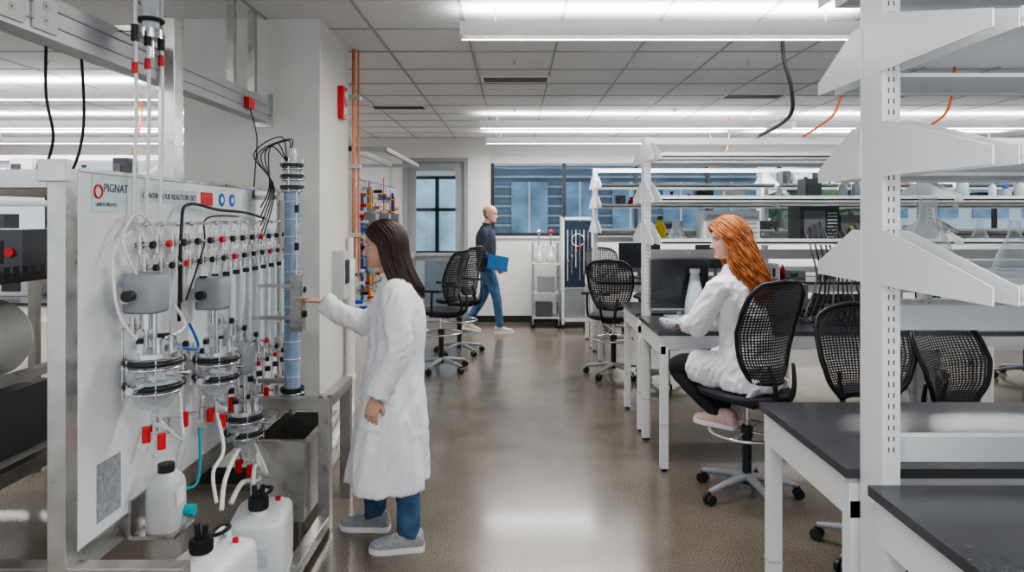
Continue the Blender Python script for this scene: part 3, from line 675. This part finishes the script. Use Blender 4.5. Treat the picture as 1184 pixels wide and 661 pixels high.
for i in range(7):
    y=3.28+.12*i;b.cyl((-1.37,y,.97),(-1.37,y,1.40),.011,GTUBE,10)
    b.cyl((-1.37,y,.93),(-1.37,y,.97),.015,CHROME,10);b.cyl((-1.37,y,1.40),(-1.37,y,1.43),.015,CHROME,10);valve((-1.365,y,.89),i%2==0,.9)
    b.cyl((-1.38,y,.60),(-1.38,y,.88),.005,TUBE,6);b.cyl((-1.365,y,.80),(-1.365,y,.825),.015,BLACK,10);b.cyl((-1.365,y,.72),(-1.365,y,.755),.015,CHROME,10)
for i in range(11):
    y=2.42+.15*i;z=1.25-.04*(i%5)-.12*(y-2.4);b.cyl((-1.40,y,z),(-1.40,y+.10,z),.006,CHROME,8);valve((-1.385,y+.05,z),i%4==0)
    b.cyl((-1.405,y+.02,z-.25),(-1.405,y+.02,z),.005,CHROME,8)
for i in range(10):
    y=2.62+.15*i;z=.88-.14*(y-2.4)
    b.cyl((-1.40,y,z),(-1.34,y,z),.009,CHROME,8);b.cyl((-1.34,y,z-.03),(-1.34,y,z+.03),.013,RED if i%3==1 else STEEL,10)
b.cyl((-1.36,2.78,1.30),(-1.36,2.78,1.48),.004,BLACK,6)
def hose(pts,r,m): b.tube(pts,r,m,8,6)
hose([(-1.36,2.46,1.43),(-1.38,2.40,1.56),(-1.39,2.50,1.66),(-1.38,2.62,1.60),(-1.38,2.64,1.50)],.006,TUBE)
hose([(-1.33,2.42,1.20),(-1.36,2.34,1.32),(-1.39,2.36,1.52),(-1.39,2.48,1.60)],.006,TUBE)
hose([(-1.38,2.80,1.22),(-1.38,2.82,1.60),(-1.39,2.90,1.70),(-1.39,3.2,1.68),(-1.39,3.5,1.67),(-1.38,3.75,1.64)],.007,BLACK)
hose([(-1.38,2.86,1.30),(-1.36,2.98,1.52),(-1.38,3.05,1.64),(-1.38,3.4,1.65)],.004,BLACK)
hose([(-1.30,2.50,.90),(-1.27,2.60,.80),(-1.33,2.72,.84),(-1.38,2.8,1.0)],.006,TUBE)
hose([(-1.32,2.60,1.16),(-1.28,2.75,1.12),(-1.36,2.85,1.2)],.006,BLUE)
hose([(-1.32,2.52,1.19),(-1.29,2.66,1.22),(-1.37,2.74,1.3)],.006,TUBE)
hose([(-1.25,3.3,.5),(-1.2,3.2,.42),(-1.2,3.0,.48),(-1.2,2.88,.44)],.012,TUBE)
hose([(-1.30,3.25,.50),(-1.22,3.0,.62),(-1.20,2.82,.56),(-1.18,2.74,.47)],.010,TUBE)
hose([(-1.33,3.4,.58),(-1.2,3.3,.40),(-1.18,3.1,.52),(-1.16,3.02,.46)],.010,TUBE)
hose([(-1.30,2.97,.80),(-1.24,2.9,.66),(-1.24,2.80,.60),(-1.2,2.74,.50)],.008,TUBE)
hose([(-1.38,2.62,.62),(-1.30,2.75,.56),(-1.34,2.9,.60),(-1.39,3.0,.72)],.006,TEAL)
b.fin('glassware_and_piping',parent=S)
b=B();x=-1.4295
def plate(y0,y1,z0,z1,m): b.bb((x,y0,z0),(x+.002,y1,z1),m)
plate(2.30,2.52,1.665,1.79,mat('logo_plate',(.52,.66,.66),.4,var=.1,scale=30));plate(2.60,3.06,1.705,1.76,mat('title_plate',(.50,.56,.58),.4));plate(3.10,3.22,1.70,1.76,RED)
for i in range(2):
    b.cyl((x,3.32+.12*i,1.73),(x+.003,3.32+.12*i,1.73),.032,BLUE,20);b.cyl((x+.003,3.32+.12*i,1.73),(x+.004,3.32+.12*i,1.73),.015,SOLE,12)
plate(3.58,3.72,1.69,1.76,LGREY);plate(2.33,2.47,.60,.80,PAPER)
b.fin('labels',parent=S)
b=B();b.torus((x+.003,2.335,1.735),.022,.004,RED,axis=(1,0,0),seg=20,k=6);b.fin('logo_ring',parent=S)
R=(pi/2,0,pi/2)
text(S,'PIGNAT',.042,(-1.4265,2.365,1.735),R,INK,S,'text_logo');text(S,'UNITES PILOTES',.017,(-1.4265,2.32,1.685),R,INK,S,'text_sub')
text(S,'CONTINUOUS REACTORS SET',.032,(-1.4265,2.61,1.72),R,INK,S,'text_title')
b=B();cx,cy=-1.22,3.73
b.cyl((cx,cy,.70),(cx,cy,1.80),.044,GLB,24)
for i in range(11): b.torus((cx,cy,.78+i*.095),.045,.003,GTUBE,seg=20,k=5)
for z in(1.80,1.86,1.92,.70,.66): b.cyl((cx,cy,z),(cx,cy,z+.018),.064,BLACK,20);b.torus((cx,cy,z-.012),.058,.006,CHROME,seg=18,k=6)
b.cyl((cx,cy,1.80),(cx,cy,1.92),.040,GTUBE,20)
for k in range(4):
    a=k*pi/2;b.cyl((cx+math.cos(a)*.056,cy+math.sin(a)*.056,1.78),(cx+math.cos(a)*.056,cy+math.sin(a)*.056,1.96),.005,CHROME,6)
b.cyl((cx,cy,1.93),(cx,cy,2.02),.016,CHROME);b.lathe((cx,cy,1.95),[(.02,0),(.024,.02),(.024,.06),(.014,.07)],GTUBE,16)
b.cyl((cx,cy,.66),(cx,cy,.56),.016,CHROME);b.bb((-1.43,cy-.012,.74),(cx-.04,cy+.012,.765),STEEL);b.bb((-1.43,cy-.012,1.74),(cx-.04,cy+.012,1.765),STEEL)
for k in range(5):
    a=k*1.3;b.tube([(cx-.03,cy,1.95),(cx-.05-.05*math.cos(a),cy-.05*math.sin(a),2.03+.015*k),(cx-.10-.04*k*.5,cy-.08,1.98),(cx-.09,cy-.10+.02*k,1.80),(-1.38,3.7,1.70-.05*k)],.0035,BLACK,6,6)
b.bb((cx-.012,cy-.012,.56),(cx+.012,cy+.012,.60),STEEL)
b.fin('distillation_column',parent=S)
b=B();b.bb((-1.19,3.60,1.04),(-1.13,3.68,1.34),STEEL)
b.bb((-1.1305,3.61,1.20),(-1.127,3.67,1.33),GREY);b.cyl((-1.13,3.64,1.13),(-1.115,3.64,1.13),.018,BLACK,14);b.cyl((-1.13,3.64,1.26),(-1.118,3.64,1.26),.016,BLACK,14)
b.bb((-1.43,3.63,1.10),(-1.19,3.65,1.12),STEEL);b.bb((-1.43,3.63,1.27),(-1.19,3.65,1.29),STEEL)
for i in range(4): b.cyl((-1.16,3.62,1.37+i*.10),(-1.16,3.62,1.41+i*.10),.012,BLACK if i%2 else STEEL,10)
b.cyl((-1.16,3.62,1.34),(-1.16,3.62,1.78),.006,CHROME,8);b.fin('control_box',parent=S)
b=B()
for i,(x_,y_) in enumerate(((-1.41,2.53),(-1.40,2.60),(-1.39,2.68))):
    b.tube([(x_,y_,2.66),(x_,y_+.004,2.3),(x_+.005,y_,2.0),(x_,y_-.01,1.70),(x_,y_,1.60)],.007,TUBE,8,4)
    b.cyl((x_,y_,2.30),(x_,y_,2.36),.014,BLACK,10);b.cyl((x_,y_,2.18+.03*i),(x_,y_,2.22+.03*i),.012,RED,10)
b.cyl((-1.40,2.62,2.36),(-1.40,2.62,2.55),.032,GTUBE,18);b.cyl((-1.40,2.62,2.33),(-1.40,2.62,2.365),.045,CHROME,18);b.torus((-1.40,2.62,2.40),.042,.008,BLACK);b.cyl((-1.40,2.62,2.26),(-1.40,2.62,2.33),.012,CHROME)
b.bb((-1.53,2.61,2.36),(-1.44,2.63,2.38),STEEL);b.bb((-1.53,2.61,2.36),(-1.51,2.94,2.38),STEEL)
b.fin('overhead_tubing',parent=S)
b=B();y=2.60
b.stack([(-1.33,y,.47,.050,.060),(-1.33,y,.48,.058,.070),(-1.33,y,.62,.058,.070),(-1.33,y,.66,.045,.055),(-1.33,y,.68,.030,.035)],LGREY,28,4,p=.6)
b.bb((-1.42,y-.08,.455),(-1.26,y+.08,.468),STEEL);b.bb((-1.43,y-.08,.455),(-1.42,y+.08,.60),STEEL);b.cyl((-1.33,y,.68),(-1.33,y,.71),.030,BLACK)
b.cyl((-1.27,y+.03,.52),(-1.235,y+.03,.52),.022,TEAL);b.bb((-1.272,y-.04,.56),(-1.268,y+.02,.62),WHITE);b.fin('dosing_pump',parent=S)
def jerry(x,y,rz,h=.36):
    b=B();b.stack([(0,0,.0,.135,.105),(0,0,.012,.15,.12),(0,0,.10,.152,.122),(0,0,.11,.147,.117),(0,0,.125,.152,.122),(0,0,h-.07,.152,.122),(0,0,h-.02,.14,.11),(0,0,h,.09,.06)],HDPE,40,3,p=.35)
    b.cyl((.07,0,h-.01),(.07,0,h+.025),.034,HDPE,20);b.cyl((.07,0,h+.02),(.07,0,h+.07),.040,BLACK,20)
    for k in range(20):
        a=k*pi/10;b.bb((.07+.040*math.cos(a)-.002,.040*math.sin(a)-.002,h+.025),(.07+.040*math.cos(a)+.002,.040*math.sin(a)+.002,h+.065),BLACK)
    for dy in(-.015,.015): b.cyl((.07,dy,h+.07),(.07,dy*1.2,h+.12),.011,BLACK,10)
    b.tube([(-.11,0,h-.04),(-.09,0,h+.03),(-.03,0,h+.035),(.01,0,h-.01)],.014,HDPE,10,4)
    b.torus((-.05,0,h+.045),.036,.008,BLACK,axis=(.1,-.3,1),seg=20);b.box((.155,0,.2),(.003,.10,.08),mat('jerry_label',(.55,.66,.72),.5,var=.2,scale=40));b.cyl((-.06,.06,h-.005),(-.06,.06,h+.015),.012,RED)
    b.fin('jerrycan',(x,y,0),rz)
jerry(-1.18,2.66,math.radians(-100));jerry(-1.13,3.04,math.radians(-80))
b=B();b.bb((-1.60,.2,2.23),(-1.52,4.215,2.37),ALU);b.bb((-1.519,.2,2.27),(-1.515,4.2,2.275),GREY);b.bb((-1.519,.2,2.325),(-1.515,4.2,2.33),GREY)
for y in(3.75,4.05): b.bb((-1.58,y-.02,2.37),(-1.54,y+.02,CH-.001),STEEL)
for y in(2.05,2.2): 
    b.bb((-1.52,y-.055,2.245),(-1.512,y+.055,2.355),SOLE)
    for dz in(-.02,.025): b.cyl((-1.512,y,2.30+dz),(-1.510,y,2.30+dz),.016,LGREY,12);b.bb((-1.5105,y-.006,2.296+dz),(-1.509,y-.002,2.304+dz),BLACK)
b.bb((-1.52,3.82,2.26),(-1.49,3.90,2.32),RED);b.bb((-1.60,4.20,2.20),(-1.50,4.216,2.40),STEEL)
b.tube([(-1.50,3.86,2.26),(-1.47,3.88,2.1),(-1.45,3.80,1.9),(-1.42,3.7,1.75)],.004,BLACK,6,6)
b.fin('overhead_service_beam')
b=B();b.bb((-1.209,4.64,2.32),(-1.17,4.75,2.54),RED);b.cyl((-1.17,4.695,2.48),(-1.16,4.695,2.48),.03,SOLE);b.bb((-1.169,4.66,2.35),(-1.167,4.73,2.40),SOLE);b.fin('fire_alarm_strobe',bevel=.004)
b=B();b.cyl((-1.18,4.98,1.35),(-1.18,4.98,CH-.001),.013,COPPER);b.cyl((-1.15,5.0,1.2),(-1.15,5.0,CH-.001),.007,ORANGE)
for z in(1.5,2.0,2.5): b.bb((-1.21,4.95,z),(-1.13,5.02,z+.03),STEEL)
b.fin('copper_pipe')
b=B();b.tube([(-1.16,4.80,1.35),(-1.16,4.80,.50),(-1.16,4.78,.36),(-1.14,4.68,.30),(-1.13,4.3,.27),(-1.14,4.15,.24),(-1.22,4.12,.20),(-1.40,4.16,.16)],.032,PVC,14,5)
for p in((-1.16,4.80,.52),(-1.13,4.5,.285),(-1.13,4.22,.255)): b.sph(p,.043,PVC)
b.cyl((-1.13,4.62,0),(-1.13,4.62,.29),.02,PVC);b.bb((-1.208,4.78,.9),(-1.19,4.82,.94),PVC);b.cyl((-1.18,4.88,.06),(-1.18,4.88,1.5),.022,PVC);b.fin('drain_pipe')
b=B();b.bb((-1.209,4.50,1.10),(-1.13,4.66,1.42),LGREY);b.bb((-1.13,4.53,1.20),(-1.125,4.63,1.36),BLACK);b.fin('wall_control_box',bevel=.004)
# ---------------------------------------------------------------- equipment behind, far left
b=B()
for x in(-3.1,-2.42):
    for y in(2.75,4.4): b.bb((x-.025,y-.025,0),(x+.025,y+.025,1.40),STEELD)
for y in(2.75,4.4):
    b.bb((-3.1,y-.025,1.28),(-2.42,y+.025,1.33),STEEL);b.bb((-3.1,y-.025,.42),(-2.42,y+.025,.47),STEELD)
b.bb((-3.1,2.75,1.33),(-2.40,4.4,1.35),BLACK);b.bb((-3.1,2.75,.47),(-2.40,4.4,.485),LGREY);b.bb((-2.397,2.72,.40),(-2.39,4.4,.47),YELLOW)
b.bb((-2.42,2.75,.86),(-2.36,4.4,.90),STEEL)
for i in range(14): b.prism([(-2.389,2.75+i*.12,.40),(-2.389,2.80+i*.12,.40),(-2.389,2.83+i*.12,.47),(-2.389,2.78+i*.12,.47)],(.003,0,0),BLACK)
b.lathe((-2.72,3.2,1.02),[(0,-.35),(.18,-.34),(.20,-.30),(.20,.36),(.18,.40),(0,.41)],PVC,28,axis=(0,1,0))
b.bb((-2.62,3.1,.485),(-2.44,3.6,.80),DGREY);b.cyl((-2.45,2.95,.485),(-2.45,2.95,.70),.10,BLACK)
for i in range(16): b.bb((-2.37,2.80,.50+i*.05),(-2.362,2.86,.535+i*.05),BLACK)
b.bb((-2.375,2.79,.49),(-2.371,2.87,1.30),BLACK)
for i in range(26): b.bb((-2.40,2.78+i*.06,1.355),(-2.395,2.815+i*.06,1.41),BLACK)
b.bb((-2.40,2.75,1.35),(-2.398,4.4,1.356),BLACK);b.cyl((-2.6,2.95,1.36),(-2.48,3.05,1.66),.014,PVC)
b.bb((-2.95,3.6,1.352),(-2.6,3.95,1.58),DGREY);b.bb((-2.9,3.596,1.40),(-2.7,3.6,1.52),BLACK);b.cyl((-2.66,3.6,1.46),(-2.66,3.58,1.46),.025,RED)
b.bb((-3.05,2.9,.485),(-2.75,3.9,.70),DGREY)
b.fin('distillation_test_rig')
# ---------------------------------------------------------------- rear rig at left (beyond column)
b=B()
for y in(6.4,8.5):
    for x in(-2.1,-1.55): b.bb((x-.02,y-.02,0),(x+.02,y+.02,2.30),STEEL)
    b.bb((-2.1,y-.02,2.26),(-1.2,y+.02,2.30),ALU);b.bb((-2.1,y-.02,.4),(-1.55,y+.02,.44),STEEL)
b.bb((-1.57,6.4,2.26),(-1.53,8.5,2.32),ALU);b.bb((-1.24,6.4,2.26),(-1.20,8.5,2.30),ALU);b.bb((-1.56,6.42,.44),(-1.535,8.48,2.0),PANEL)
cols=[RED,BLUE,STEEL,COPPER,BLACK,CHROME,TUBE,YELLOW]
for i in range(26):
    y=6.45+i*.078;b.cyl((-1.50,y,.7+.3*random.random()),(-1.50,y,1.6+.5*random.random()),random.choice((.006,.01,.016)),random.choice(cols),8)
    for k in range(4):
        z=.7+1.3*random.random();b.cyl((-1.53,y,z),(-1.44,y,z),.018,random.choice(cols),8)
for i in range(9): b.cyl((-1.48,6.45,.8+i*.15),(-1.48,8.45,.8+i*.15),.006,random.choice(cols),6)
for y in(6.8,7.5,8.1): b.lathe((-1.42,y,1.2),[(.02,-.12),(.07,-.08),(.07,.10),(.03,.14)],GTUBE,18);b.bb((-1.49,y-.05,1.55),(-1.38,y+.05,1.68),GREY)
b.fin('pilot_plant_rig')
# ---------------------------------------------------------------- back-of-room carts
b=B();x,y=.45,10.25
for dx in(-.19,.19):
    for dy in(-.18,.18): b.cyl((x+dx,y+dy,.06),(x+dx,y+dy,1.25 if dy>0 else .95),.014,STEEL,8);b.sph((x+dx,y+dy,.04),.04,BLACK)
for z in(.14,.5,.93): b.bb((x-.2,y-.2,z),(x+.2,y+.2,z+.02),LGREY)
for dx in(-.1,.08): b.lathe((x+dx,y,.95),[(.03,0),(.07,.03),(.07,.12),(.03,.17),(.02,.26)],GTUBE,18);b.cyl((x+dx,y,1.1),(x+dx,y,1.42),.012,CHROME);b.sph((x+dx,y,1.42),.035,RED if dx>0 else CHROME)
b.bb((x-.15,y-.12,.16),(x+.1,y+.12,.36),DGREY);b.bb((x-.12,y-.1,.52),(x+.14,y+.1,.74),GREY);b.cyl((x-.15,y+.1,1.2),(x+.15,y+.1,1.2),.012,CHROME);b.fin('glassware_cart')
b=B();x=.92
for dx in(-.22,.22):
    for dy in(-.18,.18): b.bb((x+dx-.02,10.25+dy-.02,.05),(x+dx+.02,10.25+dy+.02,1.64),WHITE);b.sph((x+dx,10.25+dy,.035),.035,BLACK)
for z in(.10,1.60): b.bb((x-.22,10.05,z),(x+.22,10.09,z+.04),WHITE);b.bb((x-.24,10.09,z),(x+.24,10.43,z+.03),WHITE)
b.bb((x-.20,10.09,.6),(x+.20,10.11,1.58),mat('navy_panel',(.03,.05,.09),.3,var=.2));b.bb((x-.20,10.09,.14),(x+.20,10.4,.58),GREY)
for i in range(6): b.cyl((x-.15+i*.06,10.07,.7+.1*(i%3)),(x-.15+i*.06,10.07,1.45),.007,CHROME if i%2 else TUBE,8);b.cyl((x-.15+i*.06,10.08,1.0+.07*i),(x-.15+i*.06,10.03,1.0+.07*i),.02,RED if i==3 else CHROME,10)
b.torus((x,10.06,1.3),.09,.006,TUBE,axis=(0,1,0));b.fin('gas_control_cart')
# ---------------------------------------------------------------- bench-top objects
zt=.911
b=B();b.bb((1.00,5.03,.97),(1.42,5.055,1.33),SCREEN);b.bb((.99,5.055,.96),(1.43,5.07,1.34),GREY);b.bb((1.0,5.025,.96),(1.42,5.03,.972),GREY);b.cyl((1.21,5.05,.925),(1.21,5.06,1.0),.02,GREY);b.stack([(1.21,5.02,zt,.12,.06),(1.21,5.02,zt+.014,.12,.06)],GREY,24,1);b.fin('computer_monitor')
b=B();b.bb((1.02,4.66,zt),(1.40,4.86,zt+.018),LGREY)
for i in range(14):
    for j in range(5): b.bb((1.032+i*.026,4.675+j*.035,zt+.018),(1.053+i*.026,4.702+j*.035,zt+.024),SOLE if (i+j)%5 else GREY)
b.fin('computer_keyboard')
b=B();b.sph((1.50,4.72,zt+.018),(.03,.05,.018),BLACK);b.fin('computer_mouse')
def bottle(name,x,y,z,prof,m,cap=None):
    b=B();b.lathe((x,y,z),prof,m,24)
    if cap: b.cyl((x,y,z+prof[-1][1]),(x,y,z+prof[-1][1]+.03),prof[-1][0]*1.25,cap)
    b.fin(name)
HD=mat('translucent_plastic',(.50,.60,.64),.25,coat=.3)
bottle('plastic_wash_bottle',1.30,4.95,zt,[(0,0),(.07,0),(.075,.01),(.07,.12),(.042,.26),(.03,.33)],HD,SOLE)
fl=[(0,.001),(.055,.002),(.06,.01),(.05,.04),(.018,.11),(.016,.15),(.02,.155)]
for i,(x,y,z) in enumerate(((1.05,5.3,1.473),(1.17,5.0,1.473),(1.26,5.3,1.473),(1.5,8.2,1.473),(1.3,8.3,1.773),(2.0,8.7,1.773),(3.4,5.0,1.473))):
    bottle('erlenmeyer_flask',x,y,z,fl,GL);
for x,y,z,m in((1.12,5.28,1.473,YELLOW),(2.7,5.0,1.773,TEAL),(1.6,8.3,1.473,BLUE),(2.2,8.2,1.473,SOLE),(1.9,8.3,1.773,RED),(3.6,8.3,1.473,SOLE),(3.9,8.2,1.773,YELLOW),(-4.3,6.4,1.473,RED),(-4.0,6.4,1.773,SOLE),(-4.6,6.4,.911,BLUE)):
    bottle('reagent_bottle',x,y,z,[(0,0),(.04,0),(.042,.01),(.042,.10),(.02,.13),(.018,.15)],m,BLACK)
bottle('erlenmeyer_flask',1.30,2.15,1.483,[(0,.001),(.075,.002),(.08,.012),(.07,.05),(.026,.17),(.024,.22),(.03,.228)],GL)
bottle('erlenmeyer_flask',1.55,2.12,1.483,fl,GL)
def labware(xa,xb,y,z,seed):
    rr=random.Random(seed);b=B();x=xa
    while x<xb:
        k=rr.random();c=rr.choice((BLACK,GREY,LGREY,DGREY,SOLE,BLUE,RED,TEAL,YELLOW,HD))
        if k<.35:
            w=.08+.16*rr.random();h=.07+.12*rr.random();b.bb((x,y-.07,z),(x+w,y+.08,z+h),rr.choice((BLACK,GREY,LGREY,DGREY,SOLE)));b.bb((x+.01,y-.074,z+.02),(x+w*.5,y-.07,z+h*.7),SCREEN);x+=w+.04
        elif k<.75:
            r=.025+.02*rr.random();h=.08+.09*rr.random();b.lathe((x+r,y,z),[(0,0),(r,0),(r,h*.7),(r*.45,h*.88),(r*.4,h)],c if k<.55 else HD,14);b.cyl((x+r,y,z+h),(x+r,y,z+h+.02),r*.55,rr.choice((BLACK,BLUE,RED,SOLE)),10);x+=2*r+.03
        else: x+=.12
    b.fin('assorted_labware')
for a in((1.2,2.9,8.25,1.773,1),(3.15,4.8,8.25,1.473,2),(3.2,5.0,8.25,2.013,3),(5.1,6.9,8.25,1.773,4),(3.2,4.9,4.95,1.773,5),(1.9,2.9,5.3,1.773,6),(5.2,7.0,8.2,.911,7),(-6.8,-5.5,6.4,1.773,8),(-5.4,-3.6,6.4,2.013,9),(2.75,3.9,8.2,.911,10)):
    labware(*a)
b=B();b.bb((1.34,4.86,1.473),(1.74,5.06,1.69),LGREY);b.bb((1.36,4.855,1.50),(1.60,4.86,1.66),GREY);
for i in range(5): b.bb((1.63,4.852,1.50+i*.033),(1.72,4.858,1.515+i*.033),GREY)
b.cyl((1.5,4.855,1.6),(1.5,4.84,1.6),.03,STEEL);b.fin('bench_power_supply',bevel=.004)
b=B();b.bb((2.02,4.85,1.473),(2.30,5.06,1.72),BLACK);b.bb((2.32,4.87,1.473),(2.50,5.06,1.66),DGREY);b.bb((2.05,4.846,1.50),(2.20,4.85,1.69),DGREY)
for i in range(8): b.bb((2.215,4.845,1.50+i*.024),(2.285,4.85,1.51+i*.024),GREY)
for i in range(6): b.cyl((2.34+.025*i,4.87,1.53+.02*(i%3)),(2.34+.025*i,4.84,1.53+.02*(i%3)),.008,(RED,CHROME,YELLOW)[i%3],8)
for i in range(12): b.tube([(2.05+.035*i,4.84,1.55+.02*(i%4)),(2.05+.04*i,4.73,1.42-.02*(i%5)),(2.1+.03*i,4.76,1.2-.03*(i%3)),(2.0+.05*i,4.7,zt+.02),(2.2+.03*i,4.6,zt+.015)],.006,BLACK if i%4 else DGREY,6,5)
b.fin('electronics_rack')
b=B()
for i in range(14): 
    a=random.random()*6;b.tube([(1.95+.05*i,4.9,zt+.02),(1.9+.06*i,4.75+.05*math.sin(a),zt+.09),(1.98+.04*i,4.6,zt+.02),(2.1+.03*i,4.7,zt+.13),(2.0+.04*i,4.85,zt+.04)],.007,BLACK,6,5)
b.bb((2.2,4.92,zt),(2.6,5.06,zt+.18),BLACK);b.bb((1.85,4.9,zt),(2.1,5.04,zt+.25),DGREY);b.fin('cable_bundle')
b=B()
for i in range(9):
    b.tube([(1.52+.03*i,1.75,1.49),(1.48+.04*i,1.60,1.53+.02*(i%3)),(1.60,1.55+.01*i,1.56),(1.70,1.68,1.50),(1.9,1.72,1.50)],.006,BLACK,6,5)
b.fin('coiled_cable')
for i,(x,y) in enumerate(((1.5,8.25),(2.4,8.15),(4.6,8.2))):
    b=B();b.bb((x-.25,y,1.03),(x+.25,y+.03,1.33),SCREEN);b.bb((x-.02,y+.03,.93),(x+.02,y+.05,1.1),GREY);b.bb((x-.1,y-.05,.911),(x+.1,y+.1,.925),GREY);b.fin('computer_monitor')
for i,(x,z) in enumerate(((1.75,1.473),(2.3,1.473),(2.7,1.473))):
    b=B();w=.12+.05*(i%3);b.bb((x,8.15,z),(x+w*2,8.35,z+.12+.04*(i%2)),(GREY,BLACK,DGREY)[i%3]);b.bb((x+.02,8.146,z+.03),(x+w,8.15,z+.09),SCREEN);b.fin('instrument_box',bevel=.004)
for i,(x,y,z) in enumerate(((3.9,4.9,1.473),(4.6,4.9,1.473),(-3.7,6.35,1.473),(-4.2,6.35,.911),(-5.1,6.35,1.473),(-4.8,6.35,.911))):
    b=B();b.bb((x,y,z),(x+.34,y+.2,z+.2),(BLACK,DGREY,LGREY)[i%3]);b.bb((x+.02,y-.004,z+.04),(x+.2,y,z+.16),SCREEN);b.cyl((x+.27,y,z+.1),(x+.27,y-.015,z+.1),.03,STEEL);b.fin('lab_instrument',bevel=.004)
b=B();b.tube([(1.68,4.3,CH-.001),(1.69,4.3,2.65),(1.76,4.35,2.45),(1.80,4.5,2.30),(1.81,5.1,2.245)],.013,BLACK,8,6);b.fin('hanging_black_cable')
for x,y in((2.35,4.9),(3.15,4.9),(2.6,8.3),(4.4,8.3),(-3.5,6.4)):
    b=B();b.tube([(x,y,CH-.001),(x,y,2.7),(x-.02,y,2.5),(x-.06,y+.02,2.38),(x-.14,y+.1,2.30),(x-.2,y+.2,2.245)],.009,ORANGE,8,6);b.fin('orange_air_hose')
b=B();b.tube([(-3.3,4.8,CH-.001),(-3.3,4.8,2.5),(-3.25,4.8,2.2),(-3.35,4.85,1.9),(-3.2,4.9,1.95),(-3.1,4.9,2.3),(-3.12,4.9,CH-.001)],.010,BLACK,8,6);b.fin('hanging_power_cord')
# ---------------------------------------------------------------- world, camera
w=bpy.data.worlds.new('w');bpy.context.scene.world=w;w.use_nodes=True;bg=w.node_tree.nodes['Background'];bg.inputs[0].default_value=(.88,.94,1,1);bg.inputs[1].default_value=1.05
try: bpy.context.scene.view_settings.look='AgX - Medium High Contrast'
except Exception: pass
cam=bpy.data.cameras.new('camera');cam.lens=24;cam.sensor_width=36;cam.shift_y=-80.5/1184;cam.shift_x=-4/1184;cam.clip_start=.05
co=bpy.data.objects.new('camera',cam);bpy.context.scene.collection.objects.link(co);co.location=(0,0,1.65);co.rotation_euler=(pi/2,0,0);bpy.context.scene.camera=co
